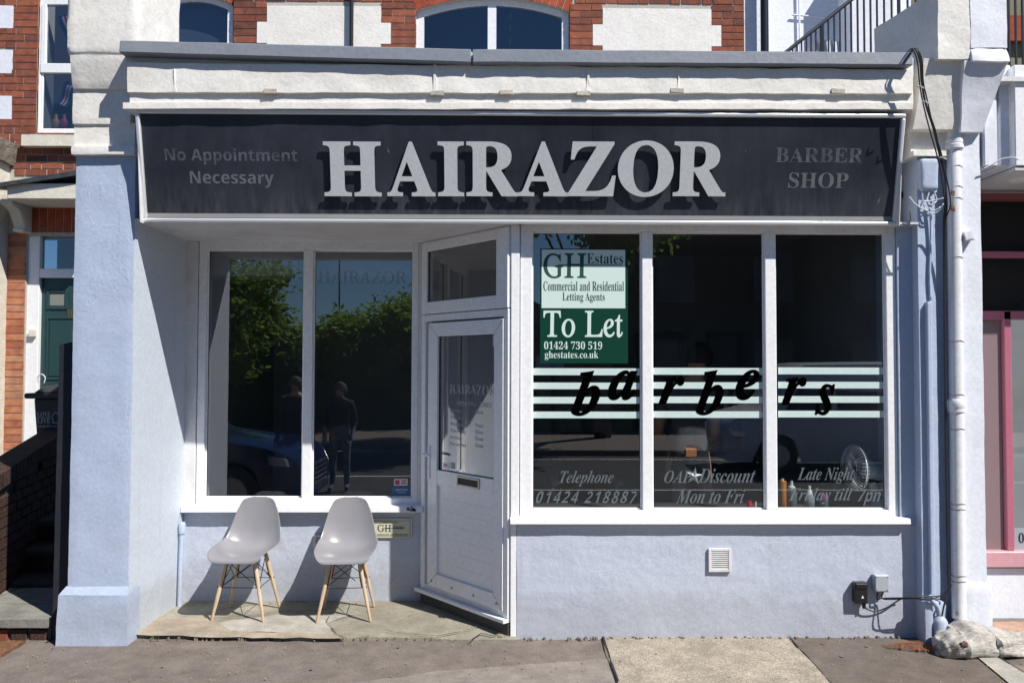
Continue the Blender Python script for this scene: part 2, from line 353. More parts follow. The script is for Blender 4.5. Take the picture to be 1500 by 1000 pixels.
M['leather'] = plain('tan_leather_patch', (.50, .19, .07), .6)
M['interior'] = plain('interior_wall_paint', (.26, .265, .275), .8, 0, .2, .1, 3)
M['interior_pale'] = plain('interior_grey', (.16, .17, .18), .7, 0, .2, .1, 3)
M['floor_in'] = plain('dark_interior_floor', (.04, .038, .036), .5, 0, .4, .2, 5)
M['ceiling_in'] = plain('interior_ceiling', (.3, .3, .3), .8)
M['grille'] = plain('chromed_fan_wire', (.72, .75, .76), .3, .3)
M['fan_grey'] = plain('pale_fan_plastic', (.72, .80, .84), .4)
M['orange'] = plain('orange_bottle', (.62, .24, .05), .3)
M['white_cap'] = plain('white_plastic', (.8, .84, .84), .3)
M['bottle_dark'] = plain('smoky_bottle', (.13, .16, .17), .15)
M['red'] = plain('red_plastic', (.6, .02, .04), .3)
M['magenta'] = plain('magenta_plastic', (.45, .12, .38), .35)
M['leaf'] = None
# ---------------------------------------------------------------- text
def mathmap(s, mode):
    U, L, D = {'B': (0x1D400, 0x1D41A, 0x1D7CE), 'BI': (0x1D468, 0x1D482, 0x1D7CE), 'BS': (0x1D4D0, 0x1D4EA, 0x1D7CE), 'IT': (0x1D434, 0x1D44E, 0x1D7CE), 'SB': (0x1D5D4, 0x1D5EE, 0x1D7EC), 'S': (65, 97, 48)}[mode]
    o = ''
    for ch in s:
        if 'A' <= ch <= 'Z': o += chr(U + ord(ch) - 65)
        elif mode == 'IT' and ch == 'h': o += '\u210e'
        elif 'a' <= ch <= 'z': o += chr(L + ord(ch) - 97)
        elif '0' <= ch <= '9': o += chr(D + int(ch))
        else: o += ch
    return o
def text(name, s, mode, pl, px0, py0, px1, py1, w, mat, parent, ext=.0008, off=0, shear=0, bev=0, label=None, sidemat=None, space=1.0, uv=None):
    cu = bpy.data.curves.new('tmp', 'FONT'); cu.body = mathmap(s, mode); cu.offset = off; cu.shear = shear; cu.space_character = space; cu.resolution_u = 5
    cu.extrude = .5
    t = bpy.data.objects.new('tmp', cu); C.objects.link(t); bpy.context.view_layer.update()
    dg = bpy.context.evaluated_depsgraph_get(); me = bpy.data.meshes.new_from_object(t.evaluated_get(dg))
    bpy.data.objects.remove(t); bpy.data.curves.remove(cu)
    if uv: u0, v0, u1, v1 = uv
    else:
        u0, v1 = pl.at(px0, py0, w); u1, v0 = pl.at(px1, py1, w)
        _, vt = pl.at(px1, py0, w); _, vb = pl.at(px0, py1, w); v1 = (v1 + vt) / 2; v0 = (v0 + vb) / 2
    xs = [v.co.x for v in me.vertices]; ys = [v.co.y for v in me.vertices]
    x0, x1, y0, y1 = min(xs), max(xs), min(ys), max(ys)
    mb = MB()
    for v in me.vertices:
        a = (v.co.x - x0) / (x1 - x0); b = (v.co.y - y0) / (y1 - y0)
        mb.v.append(pl.M @ Vector((u0 + a * (u1 - u0), v0 + b * (v1 - v0), w + (ext if v.co.z > 0 else 0))))
    for p in me.polygons:
        mb.f.append(list(p.vertices)); mb.m.append(1 if (sidemat and abs(p.normal.z) < .5) else 0)
    bpy.data.meshes.remove(me)
    return obj(name, mb, [mat, sidemat] if sidemat else mat, parent, label=label)
def pbox(mb, pl, px0, py0, px1, py1, w0, w1, mi=0):
    """box measured where its front face (w1) stands"""
    u0, v1 = pl.at(px0, (py0), w1); u1, v0 = pl.at(px1, py1, w1); mb.box((u0, v0, w0), (u1, v1, w1), pl.M, mi); return (u0, v0, u1, v1)
# ================================================================= SETTING: ground
G = MB(); 
def sheet(name, pts, z, mat, kind='structure', thick=.0):
    mb = MB()
    if thick: mb.prism([(p[0], p[1]) for p in pts], z - thick, z)
    else: mb.add([(p[0], p[1], z) for p in pts], [list(range(len(pts)))])
    return obj(name, mb, mat, None, kind=kind)
gp = lambda x, y, z=0: ground(x, y, z)[:2]
obj('road', MB().add([(-150, -220, -.13), (150, -220, -.13), (150, -2.4, -.13), (-150, -2.4, -.13)], [(0, 1, 2, 3)]), M['road'], None, kind='structure')
pv = MB(); pv.box((-30, -2.28, -.3), (30, 9, 0)); obj('pavement', pv, M['asphalt'], None, kind='structure')
kb = thing('kerb', (0, -2.35, 0), 'grey kerb stones between pavement and road', 'kerb'); kb['kind'] = 'structure'
k0 = None
for i in range(24):
    if k0 is None: k0 = obj('kerb_stone', MB().box((-11.0, -2.43, -.3), (-10.09, -2.284, 0.004)), M['stone'], kb, bevel=.012)
    else:
        k = k0.copy(); C.objects.link(k); k.location.x += .915 * i
# darker and lighter patches of pavement
def rag(pts, n=5, amp=.012, seed=0):
    r = random.Random(seed); out = []
    for i, p in enumerate(pts):
        q = pts[(i + 1) % len(pts)]; L = math.hypot(q[0] - p[0], q[1] - p[1]); k = max(1, int(L / .09))
        for j in range(k):
            t = j / k; a = amp if j else 0
            out.append((p[0] + (q[0] - p[0]) * t + r.uniform(-a, a), p[1] + (q[1] - p[1]) * t + r.uniform(-a, a)))
    return out
sheet('worn_pavement', rag([gp(430, 1010), gp(660, 982), gp(885, 965), gp(1140, 966), gp(1500, 975), (3.5, -2.2), (-1.8, -2.2)], seed=1), .004, M['asphalt_light'])
sheet('aggregate_pavement', rag([gp(884, 936), (1.9, .02), gp(1152, 936), gp(1168, 950), gp(1215, 1002), (1.75, -1.9), (.50, -1.9), gp(905, 1002)], seed=2, amp=.008), .012, M['aggregate'])
sheet('dark_pavement', rag([gp(1156, 934), (2.9, .02), (3.35, -.02), gp(1440, 962), gp(1520, 1003), (2.4, -1.9), (1.77, -1.9), gp(1220, 1003)], seed=3, amp=.006), .008, M['asphalt_dark'])
sheet('paving_strip', [gp(1428, 962), gp(1455, 960), gp(1540, 1012), gp(1488, 1012)], .016, M['concrete_pale'])
sheet('right_pavement', rag([(3.25, .3), (6, .3), (6, -.03), (3.3, -.06)], seed=4), .014, M['pink_paving'])
# dark trench joint lines
jt = MB()
def joint(mb, pts, wd, z):
    for a, b in zip(pts[:-1], pts[1:]):
        a = Vector((a[0], a[1], z)); b = Vector((b[0], b[1], z)); d = (b - a); n = Vector((-d.y, d.x, 0)).normalized() * wd * random.uniform(.5, 1.2)
        mb.add([a - n, b - n, b + n, a + n], [(0, 1, 2, 3)])
joint(jt, rag([gp(1156, 936), gp(1170, 952), gp(1217, 1002)], amp=.006)[:-12], .008, .020)
joint(jt, [gp(884, 936), gp(889, 955), gp(896, 975), gp(906, 1002)], .006, .020)
joint(jt, [gp(1455, 961), gp(1480, 976), gp(1520, 1000)], .006, .020)
obj('pavement_joint', jt, M['crack'], None, kind='structure')
# entrance floor in the recess
sheet('entrance_floor', rag([gp(196, 934), gp(330, 936), gp(480, 938), gp(600, 938), gp(690, 941), gp(758, 941), (.1, .05), (.1, 1.1), (-2.36, 1.1)], seed=5, amp=.012), .020, M['concrete'], thick=.06)
sheet('entrance_patch', rag([gp(320, 912, .02), gp(400, 901, .02), gp(520, 900, .02), gp(482, 912, .02), gp(492, 934, .02), gp(400, 926, .02), gp(320, 925, .02)], seed=8), .0245, M['concrete_pale'])
sheet('entrance_screed', rag([gp(200, 931, .02), gp(215, 905, .02), gp(305, 906, .02), gp(340, 926, .02), gp(485, 929, .02), gp(505, 936, .02), gp(330, 935, .02)], seed=9), .0285, M['concrete_tan'])
cr = MB()
joint(cr, [gp(482, 905, .02), gp(478, 912, .02), gp(486, 922, .02), gp(492, 931, .02), gp(508, 938, .02)], .004, .034)
joint(cr, rag([gp(560, 931, .02), gp(577, 939, .02)], amp=.01)[:-3], .004, .034)
joint(cr, [gp(565, 926, .02), gp(590, 930, .02), gp(640, 934, .02), gp(672, 928, .02), gp(710, 918, .02), gp(735, 912, .02)], .004, .034)
joint(cr, [gp(300, 907, .02), gp(360, 905, .02), gp(405, 898, .02), gp(470, 897, .02)], .003, .034)
joint(cr, [gp(690, 940, .02), gp(705, 930, .02), gp(722, 934, .02), gp(750, 922, .02)], .005, .034)
obj('floor_crack', cr, M['crack'], None, kind='structure')
cs = MB(); r = random.Random(3)
for i in range(170):   # crumbs of mortar along the wall foot
    if i < 90: x = r.uniform(.12, 2.62); y = r.uniform(-.035, -.004)
    elif i < 115: x = r.uniform(-2.8, -2.4); y = r.uniform(-.10, -.05)
    else: x = r.uniform(-2.3, .1); y = r.uniform(.0, .03) - .03
    s = r.uniform(.003, .009); cs.hexa([(x - s, y - s, -.002), (x + s, y - s, 0), (x + s, y + s, 0), (x - s, y + s, 0), (x - s * .6, y - s * .6, s * 1.2 + .012), (x + s * .7, y - s, s + .012), (x + s * .5, y + s, s * 1.3 + .012), (x - s, y + s * .6, s + .012)], res=1, amp=0)
obj('mortar_crumbs', cs, M['crust'], None, kind='stuff')
lt = MB()
for i in range(260):  # small grit and specks on the pavement
    x = r.uniform(-2.9, 3.4); y = r.uniform(-.9, 0) if i % 3 else r.uniform(-.1, .75)
    if y > 0 and x > -.1: continue
    s = r.uniform(.0012, .0032); z0 = .004 if y < 0 else .02
    lt.box((x - s, y - s, z0), (x + s * 1.3, y + s, z0 + .010 + s * .3))
obj('grit', lt, M['concrete_tan'], None, kind='stuff')
gm_ = MB()
for i in range(22):
    x = r.uniform(-2.9, 3.3); y = r.uniform(-.9, -.12); s_ = r.uniform(.006, .014); z_ = .0135
    gm_.add([(x + s_ * math.cos(k * .698) * r.uniform(.7, 1.2), y + s_ * math.sin(k * .698) * r.uniform(.7, 1.2), z_) for k in range(9)], [list(range(9))])
obj('chewing_gum', gm_, plain('trodden_gum', (.15, .14, .13), .7), None, kind='stuff')
wt = MB()
for (px, py, n) in ((538, 937, 7), (228, 940, 16), (732, 938, 14), (1270, 934, 6)):
    g = ground(px, py)
    for i in range(n):
        a = r.uniform(0, 6.28); L = r.uniform(.012, .035); q = g + Vector((r.uniform(-.03, .03), r.uniform(-.01, .01), .015)); d = Vector((math.cos(a), math.sin(a), 0))
        wt.add([q - d.cross(Vector((0, 0, 1))) * .003, q + d.cross(Vector((0, 0, 1))) * .003, q + d * L * .6 + Vector((0, 0, L))], [(0, 1, 2)])
obj('weeds', wt, plain('weed_green', (.09, .15, .03), .7), None, kind='stuff')

# ================================================================= BARBER SHOP
shop = thing('barber_shop', (0, 0, 0), 'lilac painted single storey barber shop front with cream parapet and white framed windows', 'shop')
XL, XR = -2.365, 2.70          # recess side, right pilaster side
RY = .78                       # recess depth
F0 = FP(0)
# left pillar
mb = MB(); zt = at(150, 224, -.08).z
zp = at(150, 862, -.10).z; mb.lump(-2.745, XL, -.08, 3.0, -.02, zt, res=.035, amp=.004, sc_=5, round_=.004)
obj('pillar', mb, M['lilac'], shop, smooth=35)
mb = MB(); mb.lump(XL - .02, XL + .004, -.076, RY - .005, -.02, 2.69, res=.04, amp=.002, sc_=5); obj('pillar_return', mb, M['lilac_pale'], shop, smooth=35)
mb = MB(); zp = at(150, 862, -.10).z
mb.hexa([(-2.80, -.108, -.05), (XL + .012, -.108, -.05), (XL + .006, .08, -.05), (-2.80, .08, -.05), (-2.79, -.104, zp - .04), (XL + .009, -.104, zp - .04), (XL + .006, .08, zp - .04), (-2.79, .08, zp - .04)], res=.03, amp=.006, sc_=6, seed=2)
mb.hexa([(-2.79, -.104, zp - .04), (XL + .009, -.104, zp - .04), (XL + .006, .08, zp - .04), (-2.79, .08, zp - .04), (-2.755, -.08, zp + .01), (XL + .003, -.08, zp + .01), (XL + .003, .05, zp + .01), (-2.755, .05, zp + .01)], res=.03, amp=.003, sc_=6, seed=2)
obj('plinth', mb, M['lilac'], shop, smooth=35)
# small painted pipe in the recess corner
a0 = ground(258, 893, .02); mb = MB(); mb.tube([(XL + .03, .66, .0), (XL + .03, .67, .3), (XL + .035, .675, .56)], .017, 10); mb.lathe([(.024, .54), (.026, .6), (.02, .62)], (XL + .035, .675, 0), seg=12)
obj('corner_pipe', mb, M['lilac'], shop, smooth=40)
# left capital: stacked cream blocks
cap = MB()
def capblock(px0, py0, px1, py1, Yf, tl=None, seed=0, amp=.008, Yb=.5, bot=None, rnd=.012):
    a = at(px0, py0, Yf); b = at(px1, py1, Yf); b0 = bot or Yf
    cap.hexa([(a.x, b0, b.z), (b.x, b0, b.z), (b.x, Yb, b.z), (a.x, Yb, b.z), (a.x, Yf, a.z), (b.x, Yf, a.z), (b.x, Yb, a.z), (a.x, Yb, a.z)], res=.03, amp=amp, sc_=5, seed=seed, round_=rnd)
capblock(99, -95, 201, 82, -.17, seed=1, amp=.007, rnd=.012)
capblock(101, 80, 190, 127, -.165, seed=2, amp=.005, bot=-.125, rnd=.004)
capblock(106, 125, 190, 182, -.105, seed=3, amp=.004, rnd=.004)
capblock(109, 180, 197, 218, -.09, seed=4, amp=.002, rnd=0)
capblock(103, 213, 197, 226, -.12, seed=5, amp=.003, rnd=.004)
obj('capital', cap, M['cream'], shop, smooth=50)
# recess back wall (stall riser under left window)
zsL = at(430, 749, RY - .06).z
mb = MB(); mb.lump(XL - .02, at(612, 800, RY).x + .03, RY, RY + .12, -.05, zsL - .002, res=.03, amp=.0035, sc_=6)
obj('stall_riser', mb, M['lilac_rough'], shop, smooth=35)
zsR = at(1000, 768, 0).z
mb = MB(); mb.lump(at(757, 850, 0).x, XR + .03, 0, .14, -.05, zsR - .002, res=.03, amp=.003, sc_=4, seed=5)
obj('stall_riser', mb, M['lilac_rough'], shop, smooth=35)
# base render step line on the riser
# right pilaster + plinth
mb = MB(); ztr = at(1350, 228, -.07).z; xr1 = at(1371, 500, -.07).x
mb.lump(XR, xr1, -.08, .3, at(1350, 876, -.07).z, ztr, res=.035, amp=.003, sc_=6, seed=7)
xm = at(1389, 500, -.0).x + .12
mb.lump(xr1 - .01, xm, -.015, .3, 0, ztr, res=.05, amp=.002, sc_=6, seed=8)
obj('pilaster', mb, M['lilac'], shop, smooth=35)
mb = MB(); mb.lump(XR - .008, at(1368, 900, -.13).x, -.13, .1, -.05, at(1350, 882, -.13).z, res=.03, amp=.005, sc_=7, round_=.006, seed=9)
mb.lump(at(1362, 900, -.13).x, at(1391, 900, -.11).x, -.09, .1, -.05, at(1380, 880, -.1).z, res=.03, amp=.007, sc_=9, round_=.01, seed=19)
obj('plinth', mb, M['lilac'], shop, smooth=35)
# reveal between window frame and pilaster
mb = MB(); mb.box((at(1316, 500, .0).x, .0, zsR), (XR + .02, .3, 2.72)); obj('reveal', mb, M['lilac'], shop)
# parapet
def band(name, pyL0, pyL1, pyR0, pyR1, Yf, pxl, pxr, amp, mat, seed=0, Yb=.15, res=.035, sc_=5):
    a = at(pxl, pyL0, Yf); b = at(pxr, pyR0, Yf); c = at(pxl, pyL1, Yf); d = at(pxr, pyR1, Yf)
    m_ = MB(); m_.hexa([(c.x, Yf, c.z), (d.x, Yf, d.z), (d.x, Yb, d.z), (c.x, Yb, c.z), (a.x, Yf, a.z), (b.x, Yf, b.z), (b.x, Yb, b.z), (a.x, Yb, a.z)], res=res, amp=amp, sc_=sc_, seed=seed)
    return obj(name, m_, mat, shop, smooth=50)
band('parapet_back', 70, 100, 85, 112, -.23, 185, 1338, .001, M['cream'], 1)
band('parapet_band', 92, 135, 102, 137, -.262, 186, 1338, .0055, M['cream'], 2, sc_=7, res=.022)
band('parapet_moulding', 133, 152, 135, 153, -.240, 190, 1338, .004, M['cream'], 3)
band('parapet_edge', 150, 159, 151, 160, -.253, 180, 1338, .004, M['cream'], 4)
for px, py in ((640, 137), (741, 136), (855, 137), (992, 133), (1228, 134), (395, 134)):
    a = at(px - 9, py - 4, -.27); b = at(px + 10, py + 2, -.27); mb = MB(); mb.lump(a.x, b.x, -.270, -.25, b.z, a.z, res=.015, amp=.005, sc_=12, seed=px); obj('cement_patch', mb, M['cement'], shop, smooth=60)
mb = MB()   # bulges where the band was made good
for px, py0, py1, w in ((637, 92, 134, 3), (862, 99, 134, 3), (994, 102, 132, 2), (255, 100, 134, 2)):
    a = at(px - w, py0, -.27); b = at(px + w, py1, -.27); mb.hexa([(a.x, -.264, b.z), (b.x, -.264, b.z), (b.x, -.25, b.z), (a.x, -.25, b.z), (a.x + .01, -.271, a.z), (b.x - .012, -.269, a.z), (b.x, -.25, a.z), (a.x, -.25, a.z)], res=.012, amp=.005, sc_=14, seed=px)
obj('render_ridge', mb, M['cream'], shop, smooth=60)
for (p0, y0, y1, p1, y2, y3) in ((174, 58, 77, 690, 71, 91.5), (692, 71, 91.5, 1338, 76, 95.5)):
    a = at(p0, y0, -.310); c = at(p0, y1, -.310); b = at(p1, y2, -.310); d = at(p1, y3, -.310)
    mb = MB(); mb.hexa([(c.x, -.310, c.z), (d.x, -.310, d.z), (d.x, .35, d.z), (c.x, .35, c.z), (a.x, -.303, a.z), (b.x, -.303, b.z), (b.x, .35, b.z + .01), (a.x, .35, a.z + .01)], res=.06, amp=.0025, sc_=3, seed=11)
    obj('coping', mb, M['coping'], shop, bevel=.006, smooth=40)
mb = MB(); mb.box((-2.78, .35, 0), (-2.70, 3.05, 3.6)); obj('side_wall', mb, M['lilac'], shop)
# flat roof and hidden body of the shop
mb = MB(); mb.box((-2.75, .0, 3.52), (2.95, 3.05, 3.60)); obj('roof', mb, M['coping'], shop)
mb = MB(); mb.box((-2.33, .1, 3.0), (2.69, .3, 3.52)); mb.box((-2.3, -.09, 2.71), (2.55, .16, 3.05)); obj('front_wall', mb, M['interior'], shop)
# soffit boards, running along the front
zs = 2.69; n = 10; y0 = -.09; y1 = RY + .1
for i in range(n):
    a = y0 + (y1 - y0) * i / n; b = y0 + (y1 - y0) * (i + 1) / n
    x1 = at(600, 400, RY).x + (RY - (a + b) / 2) * .82 + .22 if False else .02 - min(1, max(0, (a + b) / 2 / RY)) * .62 + .12
    mb = MB(); mb.box((XL + .001, a + .005, zs), (x1, b - .005, zs + .012)); mb.box((XL + .001, b - .004, zs + .004), (x1, b + .004, zs + .012))
    obj('soffit_board', mb, M['upvc_old'], shop)
mb = MB(); mb.box((.10, -.09, zs), (XR, .06, zs + .012)); obj('soffit_board', mb, M['upvc_old'], shop)

# ---- windows
def frame_rect(mb, pl, u0, v0, u1, v1, t, w0, w1):
    tl, tr, tb, tt = t
    mb.box((u0, v0, w0), (u0 + tl, v1, w1), pl.M); mb.box((u1 - tr, v0, w0), (u1, v1, w1), pl.M)
    mb.box((u0 + tl, v0, w0), (u1 - tr, v0 + tb, w1 - .0006), pl.M); mb.box((u0 + tl, v1 - tt, w0), (u1 - tr, v1, w1 - .0006), pl.M)
def window(pl, xs, ytop, ybot, outer, mid, wfr=.05, name='window', wg=.015, gl='glass'):
    """xs: [(glass x0,x1), ...] in px; outer: (x0,ytop,x1,ybot) of the frame in px"""
    o0 = pl.at(outer[0], mid, wfr)[0]; o1 = pl.at(outer[2], mid, wfr)[0]; vt = pl.at((xs[0][0] + xs[-1][1]) / 2, outer[1], wfr)[1]; vb = pl.at((xs[0][0] + xs[-1][1]) / 2, outer[3], wfr)[1]
    gt = pl.at(0.5 * (xs[0][0] + xs[-1][1]), ytop, wg)[1]; gb = pl.at(0.5 * (xs[0][0] + xs[-1][1]), ybot, wg)[1]
    g0 = pl.at(xs[0][0], mid, wfr)[0]; g1 = pl.at(xs[-1][1], mid, wfr)[0]
    fr = MB(); frame_rect(fr, pl, o0, vb, o1, vt, (g0 - o0, o1 - g1, gb - vb, vt - gt), 0, wfr)
    w = obj(name, fr, M['upvc'], shop, bevel=.004, seg=2)
    panes = []
    for i, (a, b) in enumerate(xs):
        ua = pl.at(a, mid, wfr)[0]; ub = pl.at(b, mid, wfr)[0]
        if i: 
            up = pl.at(xs[i - 1][1], mid, wfr)[0]
            m2 = MB(); m2.box((up, gb, 0), (ua, gt, wfr - .001), pl.M); obj('mullion', m2, M['upvc'], w, bevel=.005, seg=2)
        bd = MB(); frame_rect(bd, pl, ua - .001, gb - .001, ub + .001, gt + .001, (.011,) * 4, wg - .008, wg + .012); obj('bead', bd, M['upvc'], w, bevel=.003)
        gk = MB(); frame_rect(gk, pl, ua + .009, gb + .009, ub - .009, gt - .009, (.0035,) * 4, wg - .004, wg + .0045); obj('gasket', gk, M['gasket'], w)
        gm = MB(); gm.add([(ua, gb, wg), (ub, gb, wg), (ub, gt, wg), (ua, gt, wg)], [(0, 1, 2, 3)], pl.M)
        panes.append(obj('pane', gm, M[gl], w))
    return w, panes, (gb, gt)
PR = FP(.075)   # back of right frame; front .075-.05=.025
winR, panesR, (gbR, gtR) = window(PR, [(779, 941), (956, 1122), (1138, 1300)], 341, 745, (762, 331, 1314, 759), 560, wfr=.055)
winR['label'] = 'wide three-pane shop window with white frame and striped lettering'
PLW = FP(RY + .05)
winL, panesL, (gbL, gtL) = window(PLW, [(300, 443), (457, 604)], 367, 728, (289, 353, 612, 741), 560, wfr=.055)
winL['label'] = 'recessed two-pane shop window with white frame'
# outer posts beside the frames
mb = MB(); a = at(275, 500, RY - .01); b = at(288.4, 500, RY - .01); mb.box((XL - .01, RY - .01, zsL), (b.x, RY + .1, zs)); c = at(612.6, 500, RY - .01); d = at(622.5, 500, RY - .01); mb.box((c.x, RY - .01, zsL), (d.x + .01, RY + .1, zs))
mb.box((b.x, RY, at(450, 352.5, RY).z), (c.x, RY + .1, zs)); obj('window_post', mb, M['upvc_old'], shop, bevel=.004)
# corner post at the front
mb = MB(); xa = at(748.5, 500, 0).x; xb = at(761, 500, 0).x; mb.box((xa, .004, zsR), (xb, .11, zs)); mb.box((xa, .002, .01), (at(756.5, 850, 0).x, .09, zsR))
obj('corner_post', mb, M['upvc'], shop, bevel=.004, seg=2)
# sills
mb = MB(); a = at(747, 760, -.05); b = at(1335, 768, -.05)
mb.prism([(-.05, b.z), (.08, b.z + .004), (.08, a.z + .012), (-.045, a.z)], a.x, b.x, Matrix(((0, 0, 1, 0), (1, 0, 0, 0), (0, 1, 0, 0), (0, 0, 0, 1))))
obj('window_sill', mb, M['upvc'], shop, bevel=.003)
mb = MB(); a = at(264, 742, RY - .07); b = at(619, 750.5, RY - .07)
mb.prism([(RY - .07, b.z), (RY + .05, b.z + .004), (RY + .05, a.z + .010), (RY - .065, a.z)], a.x + .001, b.x, Matrix(((0, 0, 1, 0), (1, 0, 0, 0), (0, 1, 0, 0), (0, 0, 0, 1))))
obj('window_sill', mb, M['upvc'], shop, bevel=.003)
mb = MB(); r = random.Random(9)
for i in range(16):
    p = at(596 + r.uniform(0, 13), 748 - r.uniform(0, 6), RY - .073); s = r.uniform(.004, .010); mb.box((p.x - s, RY - .0735, p.z - s * .5), (p.x + s, RY - .069, p.z + s * .5))
obj('peeling_chip', mb, M['crack'], shop)

# ---- vinyl on the right window
PV = FP(PR.o.y - .015 - .004)
for i, (x0, x1, xe) in enumerate(((780, 931, 938), (955.5, 1108, 1118), (1139, 1280, 1297))):
    par = panesR[i]
    for (ya, yb) in ((539, 549.5), (560, 570), (581, 591), (602.5, 612.5)):
        dy = -1.2 * i * .5
        mb = MB(); pbox(mb, PV, x0 + 1, ya + dy, xe - 1, yb + dy, 0, .0008); obj('stripe', mb, M['stripe'], par)
for ch, x0, y0, x1, y1, k in (('b', 836.6, 542.5, 879.5, 609, 0), ('a', 890, 542, 934.5, 586, 0), ('r', 964, 551, 1003, 592, 1), ('b', 1019, 541.5, 1060, 608, 1), ('e', 1077, 541, 1113, 586, 1), ('r', 1144, 552, 1182, 593, 2), ('s', 1193, 562, 1224, 608, 2)):
    text('letter', ch, 'BI', PV, x0, y0, x1, y1, .0015, M['black'], panesR[k], ext=.0006, off=.012, shear=.12)
def sdx(s): return s
text('lettering', 'Telephone', 'BI', PV, 819, 689, 899, 712, .001, M['etch'], panesR[0], off=-.002, shear=.22)
text('lettering', '01424 218887', 'SB', PV, 785, 719, 935, 736.5, .001, M['etch'], panesR[0], shear=.42, off=-.006, space=1.25)
text('lettering', 'OAP', 'BI', PV, 973, 689, 1014, 707, .001, M['etch'], panesR[1], shear=.1, off=.0)
text('lettering', 'Discount', 'BI', PV, 1022, 686, 1107, 707, .001, M['etch'], panesR[1], off=-.002, shear=.22)
text('lettering', 'Mon to Fri', 'BI', PV, 990, 716, 1092, 737, .001, M['etch'], panesR[1], off=-.002, shear=.22)
text('lettering', 'Late Night', 'BI', PV, 1168, 684, 1252, 708, .001, M['etch'], panesR[2], off=-.002, shear=.22)
text('lettering', 'Friday till', 'BI', PV, 1155, 714, 1250, 738, .001, M['etch'], panesR[2], off=-.002, shear=.22)
text('lettering', '7pm', 'SB', PV, 1256, 716, 1297, 740, .001, M['etch'], panesR[2], shear=.42, off=-.004)
PVL = FP(PLW.o.y - .015 - .004)
text('lettering', 'HAIRAZOR', 'IT', PVL, 466, 397, 596, 415, .001, M['etch_faint'], panesL[1], off=.01, shear=-.25)
mb = MB(); pbox(mb, PVL, 577, 701, 597, 711, 0, .001); st = obj('sticker', mb, plain('pink_white_sticker', (.7, .55, .58), .4), panesL[1], label='small pink and white sticker')
mb = MB(); pbox(mb, PVL, 579, 703, 585, 709.5, .001, .0014); pbox(mb, PVL, 588, 703, 595, 704.5, .001, .0014); pbox(mb, PVL, 588, 706.5, 595, 708, .001, .0014); obj('sticker_print', mb, plain('sticker_red', (.4, .06, .1), .5), panesL[1])
mb = MB(); pbox(mb, PVL, 574, 712.5, 600, 725, 0, .001); obj('sticker', mb, plain('blue_sticker', (.05, .13, .3), .4), panesL[1], label='blue sticker')
mb = MB(); pbox(mb, PVL, 579, 716, 597, 718, .001, .0014); pbox(mb, PVL, 582, 720, 594, 721.5, .001, .0014); obj('sticker_print', mb, plain('sticker_pale', (.3, .4, .5), .5), panesL[1])

# ---- door, set across the corner of the recess
A = at(622.5, 600, RY - .0); B = at(750, 600, .03)
PD = Plane((A.x, A.y, 0), (B.x - A.x, B.y - A.y, 0), (0, 0, 1)); LD = math.hypot(B.x - A.x, B.y - A.y)
def dv(px, py, w=.0): return PD.at(px, py, w)
zth = dv(690, 888)[1]; zth = (dv(622, 866)[1] + dv(744, 904)[1]) / 2 - .0
z_ltop = (dv(622, 460)[1] + dv(748, 452)[1]) / 2; z_ttop = (dv(622, 356)[1] + dv(745, 336)[1]) / 2
door = obj('door_frame', (lambda m_: (frame_rect(m_, PD, 0, zth + .02, LD, z_ltop - .006, (.05, .045, .0, .05), -.03, .035), m_)[1])(MB()), M['upvc'], shop, bevel=.004)
u_l = dv(634, 600)[0]; u_r = dv(744, 600)[0]
zl0 = (dv(633, 862)[1] + dv(740, 884)[1]) / 2; zl1 = (dv(634, 478)[1] + dv(744, 462)[1]) / 2
g = [dv(648, 493), dv(731, 489), dv(649, 690), dv(730, 698)]; gu0 = g[0][0]; gu1 = g[1][0]; gzt = (g[0][1] + g[1][1]) / 2; gzb = (g[2][1] + g[3][1]) / 2
pz1 = (dv(648.6, 714)[1] + dv(730, 720)[1]) / 2; pz0 = (dv(648, 843)[1] + dv(730, 863)[1]) / 2
print('DOOR', LD, zth, z_ltop, z_ttop, zl0, zl1, gu0, gu1, u_l, u_r, gzt, gzb, pz1, pz0, zsL, zsR)
leaf = MB(); frame_rect(leaf, PD, u_l, zl0, u_r, zl1, (gu0 - u_l, u_r - gu1, pz0 - zl0, zl1 - gzt), -.02, .045); leaf.box((gu0, pz1, -.02), (gu1, gzb, .0445), PD.M)
leaf = obj('door', leaf, M['upvc'], shop, bevel=.004, seg=2, label='white half-glazed door standing at an angle in the recess')
gm = MB(); gm.add([(gu0, gzb, .02), (gu1, gzb, .02), (gu1, gzt, .02), (gu0, gzt, .02)], [(0, 1, 2, 3)], PD.M); dpane = obj('pane', gm, M['glass_door'], leaf)
gk = MB(); frame_rect(gk, PD, gu0, gzb, gu1, gzt, (.004,) * 4, .018, .028); obj('gasket', gk, M['gasket'], leaf)
nb = 7
for i in range(nb):
    a = pz0 + (pz1 - pz0) * i / nb; b = pz0 + (pz1 - pz0) * (i + 1) / nb
    mb = MB(); mb.box((gu0, a + .0004, .01), (gu1, b - .0004, .026), PD.M); obj('panel_board', mb, M['upvc'], leaf)
mb = MB(); mb.box((gu0, pz0, .0), (gu1, pz1, .02), PD.M); frame_rect(mb, PD, gu0, pz0, gu1, pz1, (.003,) * 4, .02, .03); obj('panel_back', mb, plain('grey_groove', (.72, .73, .75), .5), leaf)
